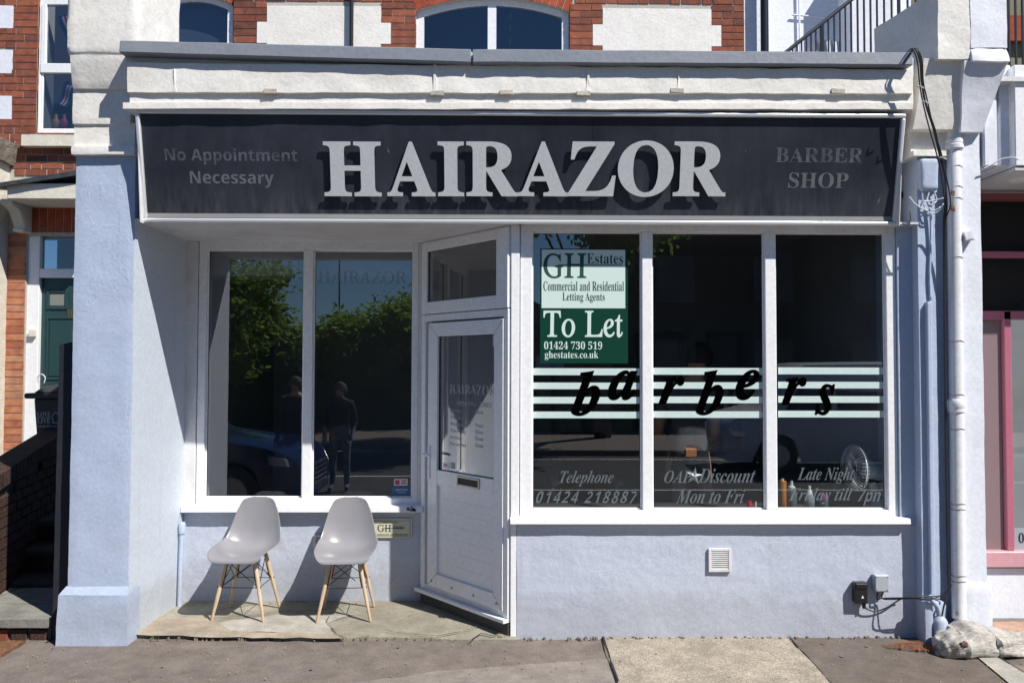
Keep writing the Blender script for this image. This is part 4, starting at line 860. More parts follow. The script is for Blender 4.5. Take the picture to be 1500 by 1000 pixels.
# ================================================================= SACK
def sackmat():
    m, nt, b = NT('dirty_white_sack'); p = pos(nt); n = nz(nt, 9, 8, .7, p); n2 = nz(nt, 50, 6, .7, p)
    c = ramp(nt, n.outputs[0], [(.38, (.48, .46, .43)), (.55, (.36, .34, .30)), (.68, (.16, .125, .095))]); c = mixc(nt, 1.0, c, ramp(nt, n2.outputs[0], [(.3, (.7, .68, .66)), (.6, (1.05, 1.05, 1.05))]), 'MULTIPLY')
    nt.links.new(c, b.inputs['Base Color']); b.inputs['Roughness'].default_value = .6
    fo = nz(nt, 1, 4, .55, pos(nt, 5, 22, 22)); w = nz(nt, 160, 3, .6, p); pr = bump(nt, b, w.outputs[0], .4, .003); bump(nt, b, fo.outputs[0], .7, .03, pr); return m
M['sack'] = sackmat()
def sack():
    t_ = thing('rubble_sack', ground(1420, 950), 'torn dirty white sack slumped at the foot of the pier', 'sack')
    a = ground(1357, 950); b = ground(1500, 940); L = 96; K = 72; mb = MB(); vs = []; fs = []
    x0 = a.x; x1 = b.x + .02
    key = [(0, .03, .05, -.30), (.04, .09, .10, -.29), (.12, .125, .13, -.28), (.22, .14, .14, -.28), (.34, .145, .17, -.27), (.42, .14, .16, -.27), (.55, .13, .135, -.265), (.7, .11, .112, -.25), (.82, .085, .085, -.22), (.9, .07, .075, -.20), (.97, .085, .06, -.19), (1, .10, .05, -.19)]
    def kk(t_, j):
        for p, q in zip(key[:-1], key[1:]):
            if p[0] <= t_ <= q[0]:
                f = (t_ - p[0]) / (q[0] - p[0]); f = f * f * (3 - 2 * f) if j < 3 else f; return p[j] + (q[j] - p[j]) * f
        return key[-1][j]
    for i in range(L + 1):
        s = i / L; x = x0 + (x1 - x0) * s; hw = kk(s, 1); h = kk(s, 2); cy = kk(s, 3)
        for k in range(K):
            an = 2 * math.pi * k / K; cx, sn = math.cos(an), math.sin(an)
            z = h * .5 + h * .5 * math.copysign(abs(sn) ** .8, sn); y = cy + hw * math.copysign(abs(cx) ** .8, cx) + (.06 * z / max(h, .01) if .2 < s < .5 else 0)
            q = Vector((x * 7, y * 7, z * 7)); f = noise.noise(q * .7) * .014 + (1 - min(1, abs(noise.noise(Vector((s * 3.2 + an * .8, math.cos(an) * 2.6, math.sin(an) * 2.6))) * 4))) ** 2 * .006 + (1 - min(1, abs(noise.noise(Vector((s * 7 - an * .4, math.cos(an) * 5, math.sin(an) * 5))) * 4))) ** 2 * .0028
            fold = math.sin(an * 5 + 3 * s + noise.noise(Vector((x * 5, 3, an))) * 3) * .020 * max(0, s - .35) * 2.2 + abs(math.sin(an * 3.2 + s * 22)) * .016 * max(0, .30 - s) * 3.3
            d = Vector((0, cx, sn)) * (f + fold); v = Vector((x + noise.noise(q * 1.3) * .015, y, z)) + d
            v.z = max(.002 + .0, v.z); vs.append(v)
    for i in range(L):
        for k in range(K): fs.append((i * K + k, i * K + (k + 1) % K, (i + 1) * K + (k + 1) % K, (i + 1) * K + k))
    fs.append(list(range(K)))
    mb.add(vs, fs); body = obj('body', mb, M['sack'], t_, smooth=True)
    mb = MB(); r = random.Random(5)     # frayed open end
    for i in range(26):
        an = r.uniform(0, 6.28); p = Vector((x1 - .02, -.19 + .095 * math.cos(an), .04 + .035 * math.sin(an))); d = Vector((r.uniform(.02, .06), r.uniform(-.03, .03), r.uniform(-.02, .02)))
        w = Vector((0, .008, .004)); mb.add([p - w, p + w, p + d + w * .5, p + d - w * .3], [(0, 1, 2, 3)])
    obj('frayed_edge', mb, M['sack'], t_)
    a_ = at(1411, 944, -.42); mb = MB(); mb.lump(a_.x - .02, a_.x + .03, -.418, -.36, a_.z - .012, a_.z + .012, res=.008, amp=.014, sc_=18); obj('spilled_mortar', mb, plain('brown_mortar', (.13, .085, .06), .95, 0, .1, .5, 60), t_, smooth=True)
sack()
dm = faded('red_dust', (.20, .085, .04), 0, .85, 9, .95)
mb = MB(); c = ground(1365, 950); pts = [(c.x + .30 * math.cos(t_) * (1 + .2 * noise.noise(Vector((t_ * 2, 0, 0)))), c.y - .0 + .09 * math.sin(t_)) for t_ in [k * 2 * math.pi / 40 for k in range(40)]]
mb.add([(p[0], p[1], .023) for p in pts], [list(range(40))]); obj('brick_dust', mb, dm, None, kind='stuff')
mb = MB(); r = random.Random(11)
for i in range(120):
    t_ = r.uniform(0, 6.28); q = r.random() ** .5; x = c.x + .25 * q * math.cos(t_); y = c.y - .02 + .09 * q * math.sin(t_); s = r.uniform(.002, .006); mb.box((x - s, y - s, .02), (x + s, y + s, .022 + s))
obj('brick_crumbs', mb, plain('brick_crumb', (.26, .10, .05), .95), None, kind='stuff')

# ================================================================= CHAIRS
def make_chair(label):
    t_ = thing('chair', (0, 0, 0), label, 'chair', 'grey chairs outside the shop'); WLOC[t_.name] = Vector()
    prof = [(-.245, .405, .150), (-.235, .425, .195), (-.19, .440, .222), (-.10, .436, .235), (0, .425, .237), (.09, .425, .233), (.15, .452, .226), (.185, .51, .214), (.203, .575, .200), (.215, .65, .178), (.224, .71, .154), (.230, .75, .130), (.233, .770, .098), (.234, .778, .05)]
    pts = []
    n = len(prof)
    for i in range(n - 1):
        p = [Vector(prof[min(max(i + k, 0), n - 1)]) for k in (-1, 0, 1, 2)]
        for k in range(4):
            u = k / 4; pts.append(.5 * ((2 * p[1]) + (p[2] - p[0]) * u + (2 * p[0] - 5 * p[1] + 4 * p[2] - p[3]) * u * u + (3 * p[1] - p[0] - 3 * p[2] + p[3]) * u ** 3))
    pts.append(Vector(prof[-1])); N = len(pts); K = 24; mb = MB(); vs = []; fs = []
    for i, p in enumerate(pts):
        q = pts[min(i + 1, N - 1)] - pts[max(i - 1, 0)]; nrm = Vector((-q.y, q.x)).normalized()   # in (y,z): up / forward
        if True: nrm = Vector((-q[1], q[0])).normalized()
        s = i / (N - 1); lift = .055 * math.exp(-((s - .42) / .22) ** 2) + .018
        if s < .12: lift *= s / .12
        if s > .86: lift *= max(0, (1 - s) / .14)
        for k in range(K + 1):
            a = -1 + 2 * k / K; e = abs(a) ** 2.6
            x = p[2] * a * .90
            vs.append((x, p[0] + nrm[0] * lift * e, p[1] + nrm[1] * lift * e))
    for i in range(N - 1):
        for k in range(K): fs.append((i * (K + 1) + k, i * (K + 1) + k + 1, (i + 1) * (K + 1) + k + 1, (i + 1) * (K + 1) + k))
    mb.add(vs, fs); sh = obj('seat_shell', mb, M['chair'], t_, smooth=True)
    so_ = sh.modifiers.new('s', 'SOLIDIFY'); so_.thickness = .006; so_.offset = 0; so_.use_rim = True
    bv = sh.modifiers.new('b', 'SUBSURF'); bv.levels = bv.render_levels = 1
    ft = {}
    for sx in (-1, 1):
        for sy in (-1, 1):
            a = Vector((sx * .095, sy * .105 - .01, .415)); b = Vector((sx * .178, sy * .165 + .0, .0)); ft[(sx, sy)] = (a, b)
            mb = MB(); mb.tube([a, a.lerp(b, .25), a.lerp(b, .6), b + Vector((0, 0, .006)), b], [.011, .0135, .013, .0095, .008], 12); obj('leg', mb, M['beech'], t_, smooth=40)
            mb = MB(); mb.tube([a + Vector((-sx * .01, 0, 0)), a.lerp(b, .3) + Vector((-sx * .017, 0, 0)), a.lerp(b, .47) + Vector((-sx * .016, 0, 0))], .004, 6); obj('bracket', mb, M['wire'], t_)
            mb = MB(); q = a.lerp(b, .46); mb.lathe([(.005, -.018), (.005, .018)], q, 'x', 8); obj('bolt', mb, M['wire'], t_)
    mb = MB(); L = lambda k, t2: ft[k][0].lerp(ft[k][1], t2) 
    ks = [(-1, -1), (1, -1), (1, 1), (-1, 1)]
    for i in range(4):
        p, q = ks[i], ks[(i + 1) % 4]
        mb.tube([L(p, .47), L(q, .47)], .003, 6); mb.tube([L(p, .47), L(q, .04)], .003, 6); mb.tube([L(q, .47), L(p, .04)], .003, 6)
    mb.box((-.10, -.12, .408), (.10, -.11, .416)); mb.box((-.10, .10, .408), (.10, .11, .416)); mb.box((-.10, -.12, .408), (-.09, .11, .414)); mb.box((.09, -.12, .408), (.10, .11, .414))
    obj('wire_brace', mb, M['wire'], t_)
    return t_
ch1 = make_chair('grey moulded chair on beech legs standing nearer the left pillar, turned slightly left')
ch2 = copy_tree(ch1); ch2['label'] = 'grey moulded chair on beech legs standing nearer the door beside the name plate'
ch1.location = (-1.785, .455, .026); ch1.rotation_euler = (0, 0, math.radians(-3))
ch2.location = (-1.085, .44, .026); ch2.rotation_euler = (0, 0, math.radians(5))

# ================================================================= HOUSE BEHIND
HY = 3.1
house = thing('terrace_house', (-1, HY, 0), 'red brick terrace house with white panels and arched windows rising behind the shop', 'house')
PH = FP(HY)
bcache = {}
def brick(w, h, x, z, Y, parent, mat, d=.05, rnd=0, name='brick', cnt=[0]):
    key = (round(w, 2), round(h, 3), mat, d)
    if key not in bcache:
        me = bpy.data.meshes.new('brick'); ww = key[0]; bmv = MB(); bmv.box((-ww / 2, -d, -h / 2), (ww / 2, 0, h / 2))
        me.from_pydata([tuple(v) for v in bmv.v], [], bmv.f); me.materials.append(M[mat]); bcache[key] = me
    o = bpy.data.objects.new(name, bcache[key]); C.objects.link(o); o.parent = parent
    o.location = Vector((x + w / 2, Y - random.uniform(-.002, .004), z + h / 2)) - wl(parent); o.rotation_euler = (random.uniform(-.01, .01), random.uniform(-.008, .008), random.uniform(-.01, .01))
    cnt[0] += 1; return o
def bricks(regions, z0, z1, Y, parent, mat, course=.0745, flem=True, org=0.0, joined=None):
    """regions(row, z) -> list of (xa, xb)"""
    row = int(round(z0 / course))
    while row * course < z1 - .02:
        z = row * course
        for (xa, xb) in regions(row, z):
            L, Hd, j = .215, .1025, .010
            seq = [L, Hd] if flem else [L]
            per = sum(seq) + j * len(seq); off = (per / 2 if row % 2 else 0) + org
            if xb - xa < .6:
                ws = []; q = 0; i = row
                while q < xb - xa - .03: ws.append(seq[i % 2] if flem else L); q += ws[-1] + j; i += 1
                q -= j
                if q > xb - xa + .03 and len(ws) > 1 and q - (xb - xa) > .06: q -= ws.pop() + j
                f = (xb - xa - j * (len(ws) - 1)) / (sum(ws)); x = xa
                for w in ws:
                    if joined is not None: joined.box((x, Y - .012, z + .005), (x + w * f, Y + .03, z + course - .006))
                    else: brick(w * f, course - .011, x, z + .005, Y + .04, parent, mat)
                    x += w * f + j
                continue
            k = math.floor((xa - off) / per); x = off + k * per; i = 0
            while x < xb:
                w = seq[i % len(seq)]; a = max(x, xa); b = min(x + w, xb)
                if b - a > .045:
                    if joined is not None: joined.box((a, Y - .012, z + .005), (b, Y + .03, z + course - .006))
                    else: brick(b - a, course - .011, a, z + .005, Y + .04, parent, mat)
                x += w + j; i += 1
        row += 1
hx = lambda px, py=40: at(px, py, HY - .01).x
hz = lambda py, px=700: at(px, py, HY - .01).z
zcop = at(700, 95, -.310).z
ztop = hz(0) + .02
# panels (x0, x1 px) of white render between quoins, and windows
quo = [(200, 223), (342, 376), (573, 609), (835, 868), (1057, 1090)]
def reg_top(row, z):
    out = []
    long_ = ((row // 3) % 2 == 0)
    e = 14 if long_ else 0
    top_line = z > hz(12)
    if top_line: return [(hx(200), hx(223)), (hx(342), hx(609)), (hx(835), hx(1090))]
    return [(hx(200), hx(223)), (hx(342), hx(376 + e)), (hx(573 - e), hx(609)), (hx(835), hx(868 + e)), (hx(1057 - e), hx(1090))]
bricks(reg_top, hz(92), ztop + .03, HY, house, 'brick', org=.03)
mb = MB()
bricks(lambda r_, z: [(hx(200), hx(223)), (hx(342), hx(609)), (hx(835), hx(1090))], ztop + .08, ztop + 1.0, HY, house, 'brick', joined=mb)
bricks(lambda r_, z: [(hx(200), hx(1090))], ztop + 1.05, ztop + 2.0, HY, house, 'brick', joined=mb)
obj('brickwork', mb, M['brick'], house, kind='stuff')
mb = MB()
for a, b in ((200, 223), (342, 609), (835, 1090)): mb.box((hx(a), HY - .003, 2.6), (hx(b), HY + .3, ztop + 1.05))
mb.box((hx(200), HY - .003, ztop + 1.05), (hx(1090), HY + .3, ztop + 2.1)); mb.box((-2.9, HY - .003, 0), (2.9, HY + .3, 2.6)); obj('wall', mb, M['mortar'], house)
def panel(x0, x1):
    m_ = MB(); m_.lump(hx(x0), hx(x1), HY - .013, HY + .05, hz(95), hz(11), res=.05, amp=.002, sc_=4); return obj('render_panel', m_, M['cream'], house, smooth=40)
for a, b in ((391, 558), (883, 1042)): panel(a, b)
mb = MB()
course = .0745
for r_ in range(int(hz(95) / course), int(hz(11) / course) + 1):
    if (r_ // 3) % 2: 
        for a, b in ((376.5, 391), (558, 572.5), (868.5, 883), (1042, 1056.5)):
            mb = MB(); mb.box((hx(a), HY - .0125, r_ * course), (hx(b), HY + .04, min(hz(11.5), (r_ + 1) * course))); obj('panel_return', mb, M['cream'], house)
# arched windows
def arch_pts(x0, x1, zs_, rise, n=16):
    c = (x1 - x0) / 2; R = (c * c + rise * rise) / (2 * rise); cx = (x0 + x1) / 2; cz = zs_ + rise - R; a0 = math.asin(c / R)
    return [(cx + R * math.sin(-a0 + 2 * a0 * i / n), cz + R * math.cos(-a0 + 2 * a0 * i / n)) for i in range(n + 1)]
def arched_window(px0, px1, g0, g1, pys, rise, mull, lab, back=(.04, .05, .07), bd=.5):
    Yw = HY + .05; X = lambda p: at(p, 40, Yw).x; zsp = at((px0 + px1) / 2, pys, Yw).z; zb = zcop - .6
    o = arch_pts(X(px0), X(px1), zsp, rise); gi = arch_pts(X(g0), X(g1), zsp - .03, rise * .86)
    mb = MB(); n = len(o)
    loop_o = [(X(px0), zb)] + o + [(X(px1), zb)]; loop_i = [(X(g0), zb)] + gi + [(X(g1), zb)]
    m_ = len(loop_o); vs = [(p[0], Yw, p[1]) for p in loop_o] + [(p[0], Yw, p[1]) for p in loop_i] + [(p[0], Yw + .06, p[1]) for p in loop_o] + [(p[0], Yw + .06, p[1]) for p in loop_i]
    fs = []
    for i in range(m_ - 1): fs += [(i, i + 1, m_ + i + 1, m_ + i), (m_ + i, m_ + i + 1, 3 * m_ + i + 1, 3 * m_ + i), (i, 2 * m_ + i, 2 * m_ + i + 1, i + 1)]
    mb.add(vs, fs); w = obj('window', mb, M['upvc'], house, label=lab)
    if mull:
        mb = MB(); mb.box((X(mull[0]), Yw - .004, zb), (X(mull[1]), Yw + .05, zsp + rise - .04)); obj('mullion', mb, M['upvc'], w)
    mb = MB(); mb.add([(p[0], Yw + .03, p[1]) for p in loop_i], [list(range(len(loop_i)))]); obj('pane', mb, M['glass_up'], w)
    mb = MB(); mb.box((X(px0) - .5, Yw + bd, zb), (X(px1) + .5, Yw + bd + .02, zsp + rise + 1.2)); obj('room_back', mb, plain('dim_curtain', back, .9), w)
    # arch of rubbed bricks
    oo = arch_pts(X(px0) + .0, X(px1), zsp, rise, 22); cx = (X(px0) + X(px1)) / 2; c = (X(px1) - X(px0)) / 2; R = (c * c + rise * rise) / (2 * rise); cz = zsp + rise - R
    for i in range(22):
        a0 = math.atan2(oo[i][0] - cx, oo[i][1] - cz); a1 = math.atan2(oo[i + 1][0] - cx, oo[i + 1][1] - cz); g_ = .0025 / R
        pts = [(cx + rr * math.sin(a), cz + rr * math.cos(a)) for rr, a in ((R + .004, a0 + g_), (R + .004, a1 - g_), (R + .22, a1 - g_), (R + .22, a0 + g_))]
        m2 = MB(); m2.add([(p[0], HY - .006, p[1]) for p in pts] + [(p[0], HY + .05, p[1]) for p in pts], [(0, 1, 2, 3), (0, 4, 5, 1), (1, 5, 6, 2), (2, 6, 7, 3), (3, 7, 4, 0)]); obj('arch_brick', m2, M['brick_red'], house)
    m2 = MB(); lo_ = arch_pts(X(px0), X(px1), zsp, rise, 16); top_ = ztop + 1.05
    for p, q in zip(lo_[:-1], lo_[1:]): m2.add([(p[0], HY - .003, p[1]), (q[0], HY - .003, q[1]), (q[0], HY - .003, top_), (p[0], HY - .003, top_), (p[0], HY + .2, p[1]), (q[0], HY + .2, q[1])], [(0, 1, 2, 3), (0, 4, 5, 1)])
    obj('wall', m2, M['mortar'], house)
arched_window(224, 341, 234, 333, 9, .10, None, 'arched single window beside the left capital', (.22, .26, .33), .12)
arched_window(610, 833, 621, 823, 20, .145, (714.5, 727), 'wide arched two-light window above the sign')
blk = plain('black_gloss_pipe', (.015, .017, .022), .3)
mb = MB(); x = hx(516); mb.tube([(x, HY - .06, 3.0), (x, HY - .06, ztop + 1.8)], .022, 12); tag(obj('drainpipe', mb, blk, None, smooth=40), 'slim black drainpipe on the white panel behind the shop', 'pipe')
# left part of the terrace
lh = thing('neighbour_house', (-4.5, HY, 0), 'brick house on the left with green front door, small porch roof and sash window', 'house')
X = lambda p, y=300: at(p, y, HY - .01).x
Z = lambda p, x=60: at(x, p, HY - .01).z
xg = X(132)
def reg_l(row, z):
    if z > Z(196): return [(X(14), X(50))] if any(Z(b_) < z + .03 < Z(a_) for a_, b_ in ((9, 42), (74, 108), (141, 175))) else [(X(-30), X(50))]
    if z > Z(297): return [(X(14 if z < Z(222) else -10), xg)] 
    return [(X(10), X(40))]
bricks(lambda r_, z: (reg_l(r_, z) if z > Z(258) else []), Z(300), Z(-8), HY, lh, 'brick', org=.1)
bricks(lambda r_, z: [(X(10), X(39))], Z(672), Z(342), HY, lh, 'brick_orange', org=X(10), course=.0745)
# soldier lintel
nl = 10; xa, xb = X(22), xg
for i in range(12):
    w = .075; x = xa + i * (w + .009)
    if x + w > xb: break
    brick(w, Z(300) - Z(340), x, Z(340), HY + .04, lh, 'brick_red', name='lintel_brick')
mb = MB(); mb.box((X(-60), HY - .003, Z(345)), (X(50), HY + .3, Z(-200))); mb.box((X(50), HY - .003, Z(345)), (X(150), HY + .3, Z(200))); mb.box((X(-60), HY - .003, 0), (X(40), HY + .3, Z(345)))
obj('wall', mb, M['mortar'], lh)
mb = MB()
for a, b, y0, y1 in ((-40, 13, 9, 42), (-40, 13, 74, 108), (-40, 14, 141, 175)): mb = MB(); mb.box((X(a), HY - .014, Z(y1)), (X(b), HY + .05, Z(y0))); obj('render_block', mb, M['white_wall'], lh)
# window upper-left
PU = FP(HY + .04)
u0 = PU.at(54, 100)[0]; u1 = PU.at(140, 100)[0]; v1 = PU.at(80, 8)[1]; vm = PU.at(80, 104)[1]; v0 = PU.at(80, 196)[1]
mb = MB(); mb.box((u0, v0, -.04), (u0 + .05, v1 + .2, .02), PU.M); mb.box((u0 + .05, v0, -.04), (u1, v0 + .05, .0196), PU.M); mb.box((u0 + .05, vm - .03, -.04), (u1, vm + .07, .03), PU.M); mb.box((u0 + .05, v1, -.04), (u1, v1 + .08, .0196), PU.M); mb.box((u1, v0, -.04), (u1 + .05, v1 + .2, .02), PU.M)
w = obj('window', mb, M['upvc'], lh, bevel=.004)
mb = MB(); mb.box((u0 + .05, vm + .07, -.02), (u0 + .10, v1, .026), PU.M); mb.box((u0 + .05, v0 + .05, -.02), (u0 + .075, vm - .03, .012), PU.M); obj('sash', mb, M['upvc'], w, bevel=.004)
mb = MB(); mb.add([(u0 + .05, v0, .0), (u1, v0, .0), (u1, v1, .0), (u0 + .05, v1, .0)], [(0, 1, 2, 3)], PU.M); obj('pane', mb, M['glass_up'], w)
mb = MB(); mb.box((u0 - .5, v0 - .3, -.6), (u1 + .5, v1 + 1.0, -.58), PU.M); obj('room_back', mb, plain('dark_room', (.03, .035, .05), .9), w)
mb = MB(); mb.box((X(50), HY + .0, Z(195)), (u0, HY + .1, Z(-30))); obj('window_reveal', mb, M['sill_stone'], lh)
mb = MB(); a = at(31, 197, HY - .1); b = at(140, 214, HY - .1); mb.lump(a.x, b.x, HY - .10, HY + .1, b.z, a.z, res=.04, amp=.003, sc_=8); obj('sill', mb, M['sill_stone'], lh, smooth=40)
# flag pieces in that window
def flag(px, py, w, h, rot, lab):
    p = PU.at(px, py, -.05); R_ = PU.M @ Matrix.Translation((p[0], p[1], -.05)) @ Matrix.Rotation(rot, 4, 'Z')
    t_ = thing('flag', R_ @ Vector((0, 0, 0)), lab, 'flag')
    cols = [plain('flag_blue', (.02, .035, .16), .7), plain('flag_white', (.7, .7, .72), .7), plain('flag_red', (.5, .03, .06), .7)]
    for i, (a, b, ci) in enumerate(((0, .3, 0), (.3, .42, 1), (.42, .58, 2), (.58, .7, 1), (.7, 1, 0))):
        m_ = MB(); n = 8
        for k in range(n):
            m_.add([(a * w, -h * k / n, .02 * math.sin(k * .8)), (b * w, -h * k / n, .02 * math.sin(k * .8)), (b * w, -h * (k + 1) / n, .02 * math.sin((k + 1) * .8)), (a * w, -h * (k + 1) / n, .02 * math.sin((k + 1) * .8))], [(0, 1, 2, 3)], R_)
        obj('stripe', m_, cols[ci], t_)
flag(84, 25, .16, .3, .35, 'red white and blue flag behind the upper sash top left')
flag(98, 118, .12, .26, -.4, 'red white and blue flag hanging in the lower half of the sash window')
for px, c_, lab in ((81, (.6, .3, .1), 'small orange ornament on the sash window ledge'), (93, (.5, .06, .16), 'small red ornament on the sash window ledge')):
    p = PU.at(px, 186, -.04); mb = MB(); mb.lathe([(.02, 0), (.04, .03), (.035, .07), (.015, .10), (.02, .12), (.005, .14)], PU.M @ Vector((p[0], p[1], -.05)), seg=12); tag(obj('ornament', mb, plain('ornament', c_, .5), None, smooth=True), lab, 'ornament')
# porch roof, board, bracket
mb = MB(); a = at(10, 268, HY - .45); b = at(140, 292, HY - .45); mb.box((a.x, HY - .45, b.z), (b.x, HY, a.z)); obj('porch_board', mb, M['sill_stone'], lh, bevel=.008)
mb = MB(); c0 = at(-20, 272, HY - .5); c1 = at(140, 248, HY - .5)
mb.hexa([(c0.x, HY - .5, c0.z - .03), (c1.x, HY - .5, c1.z - .03), (c1.x, HY, c1.z + .0), (c0.x, HY, c0.z + .05), (c0.x, HY - .5, c0.z + .01), (c1.x, HY - .5, c1.z + .02), (c1.x, HY, c1.z + .06), (c0.x, HY, c0.z + .1)], res=.08, amp=.004, sc_=8); obj('porch_roof', mb, M['slate'], lh)
mb = MB(); p = at(18, 300, HY - .2); YZ = Matrix(((0, 0, 1, 0), (1, 0, 0, 0), (0, 1, 0, 0), (0, 0, 0, 1)))
x0_, x1_ = at(4, 300, HY - .3).x, at(22, 300, HY - .3).x; zt_ = at(14, 293, HY - .3).z; zb_ = at(14, 340, HY - .1).z
mb.prism([(HY, zt_), (HY - .36, zt_), (HY - .34, zt_ - .05), (HY - .22, zt_ - .09), (HY - .14, zt_ - .2), (HY - .12, zb_ + .04), (HY - .16, zb_ + .02), (HY - .13, zb_), (HY, zb_)], x0_, x1_, YZ); obj('porch_bracket', mb, M['sill_stone'], lh, bevel=.01)
# door
PG = FP(HY + .05)
def gz(py): return PG.at(80, py)[1]
def gx(px): return PG.at(px, 450)[0]
mb = MB(); mb.box((gx(41), gz(660), -.06), (gx(59), gz(342), .03), PG.M); mb.box((gx(59), gz(345), -.06), (gx(150), gz(342) - .0, .03), PG.M); mb.box((gx(59), gz(407), -.06), (gx(150), gz(394), .03), PG.M); obj('door_frame', mb, M['upvc'], lh, bevel=.005)
mb = MB(); mb.add([(gx(59), gz(394), -.02), (gx(150), gz(394), -.02), (gx(150), gz(344), -.02), (gx(59), gz(344), -.02)], [(0, 1, 2, 3)], PG.M); obj('fanlight', mb, M['glass_up'], lh)
mb = MB(); mb.box((gx(59), gz(395), -.3), (gx(150), gz(344), -.29), PG.M); obj('fanlight_back', mb, plain('hall_wall', (.12, .11, .10), .9), lh)
mb = MB(); mb.box((gx(59), .6, -.05), (gx(150), gz(407), -.02), PG.M); gd = obj('front_door', mb, M['door_green'], lh)
mb = MB(); frame_rect(mb, PG, gx(66), gz(453), gx(98), gz(424), (.035,) * 4, -.02, -.006); obj('light_frame', mb, M['door_green'], gd, bevel=.006)
mb = MB(); mb.box((gx(71), gz(447), -.02), (gx(93), gz(430), -.0185), PG.M); obj('light_pane', mb, plain('bevelled_glass', (.22, .22, .2), .15), gd)
mb = MB(); frame_rect(mb, PG, gx(67), gz(556), gx(110), gz(464), (.02,) * 4, -.02, -.008); mb.box((gx(72), gz(551), -.02), (gx(105), gz(469), -.012), PG.M); obj('door_panel', mb, M['door_green'], gd, bevel=.006)
text('number', '10', 'B', PG, 98, 453, 108, 466, -.019, plain('brown_number', (.12, .08, .05), .5), gd, ext=.006)
mb = MB(); p = PG.at(49, 488, .03); mb.lump(p[0] - .03, p[0] + .03, HY - .02, HY + .02, p[1] - .035, p[1] + .035, res=.02, amp=.003); obj('bell_push', mb, M['sill_stone'], lh)
# pebbledash bay at far left
mb = MB(); mb.box((X(-60), HY - .35, -.1), (at(-21, 400, HY - .35).x, HY + .01, at(5, 222, HY - .35).z)); bay = obj('bay_wall', mb, M['pebbledash'], lh)
mb = MB(); a = at(24, 197, HY - .4); b = at(24, 224, HY - .4); mb.hexa([(X(-60), HY - .42, b.z), (at(-14, 210, HY - .4).x, HY - .42, b.z - .03), (at(-14, 210, HY - .4).x, HY, b.z - .03), (X(-60), HY, b.z), (X(-60), HY - .38, a.z), (at(-10, 210, HY - .4).x, HY - .38, a.z), (at(-6, 210, HY - .4).x, HY, a.z), (X(-60), HY, a.z)], res=.05, amp=.01, sc_=9); obj('bay_coping', mb, M['crust'], lh)
# landing, steps, side wall of the stair
st_ = thing('garden_steps', (-3.3, 1.4, 0), 'shaded stone steps climbing beside the lilac pillar to the green door', 'steps')
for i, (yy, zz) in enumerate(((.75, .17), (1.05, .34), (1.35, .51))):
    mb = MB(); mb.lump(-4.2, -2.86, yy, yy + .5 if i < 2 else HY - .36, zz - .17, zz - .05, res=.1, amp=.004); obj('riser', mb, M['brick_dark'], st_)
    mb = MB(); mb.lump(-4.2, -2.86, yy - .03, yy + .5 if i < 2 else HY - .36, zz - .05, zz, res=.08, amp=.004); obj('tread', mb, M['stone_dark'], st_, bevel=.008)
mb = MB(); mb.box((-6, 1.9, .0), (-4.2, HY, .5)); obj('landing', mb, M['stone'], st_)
# side wall: runs back along Y at X ~ -3.75, rising
gw = thing('garden_wall', (-3.8, 1.3, 0), 'low sloping dark brick wall with brick-on-edge coping beside the steps', 'wall')
pA = at(0, 690, .55); pB = at(86, 634, 1.9)
print('WALL', pA, pB)
nrow = 22; per = .225
def wtop(y): 
    f = (y - pA.y) / (pB.y - pA.y); return pA.z + (pB.z - pA.z) * f
def wx(y):
    f = (y - pA.y) / (pB.y - pA.y); return pA.x + (pB.x - pA.x) * f
ang = math.atan2(pB.x - pA.x, pB.y - pA.y)
mb = MB()
mb.hexa([(wx(-.2) - .1, -.2, -.05), (wx(-.2) - .0, -.2, -.05), (wx(2.3), 2.3, -.05), (wx(2.3) - .1, 2.3, -.05), (wx(-.2) - .1, -.2, wtop(-.2) - .12), (wx(-.2), -.2, wtop(-.2) - .12), (wx(2.3), 2.3, wtop(2.3) - .12), (wx(2.3) - .1, 2.3, wtop(2.3) - .12)], res=5, amp=0); obj('core', mb, M['mortar_dark'], gw)
bm_w = {}
def wbrick(y, z, L, name='brick', hgt=.064, dirn=None, wdt=.03):
    key = (round(L, 2), hgt, wdt)
    if key not in bm_w:
        m_ = MB(); m_.box((-.02, -key[0] / 2, -hgt / 2), (wdt, key[0] / 2, hgt / 2)); me = bpy.data.meshes.new('wall_brick'); me.from_pydata([tuple(v) for v in m_.v], [], m_.f); me.materials.append(M['brick_dark']); bm_w[key] = me
    o = bpy.data.objects.new(name, bm_w[key]); C.objects.link(o); o.parent = gw; o.location = Vector((wx(y), y, z)) - wl(gw); o.rotation_euler = (random.uniform(-.01, .01), 0, -ang + random.uniform(-.01, .01)); return o
for r_ in range(16):
    z = .04 + r_ * .075; y = -.2 + (.11 if r_ % 2 else 0)
    while y < 2.2:
        if z + .04 < wtop(y) - .12 and z + .04 < wtop(y + .2) - .12 + .05: wbrick(y + .1, z, .21)
        y += .225
sl_ = math.atan2(pB.z - pA.z, (pB - pA).length)
y = -.2
cop = MB(); cop.box((-.17, -.034, -.055), (.035, .034, .055)); cme = bpy.data.meshes.new('coping_brick'); cme.from_pydata([tuple(v) for v in cop.v], [], cop.f); cme.materials.append(M['brick_dark'])
while y < 2.25:
    o = bpy.data.objects.new('coping_brick', cme); C.objects.link(o); o.parent = gw; o.location = Vector((wx(y), y, wtop(y) - .055)) - wl(gw); o.rotation_euler = (sl_, 0, -ang); y += .078 * math.cos(sl_)
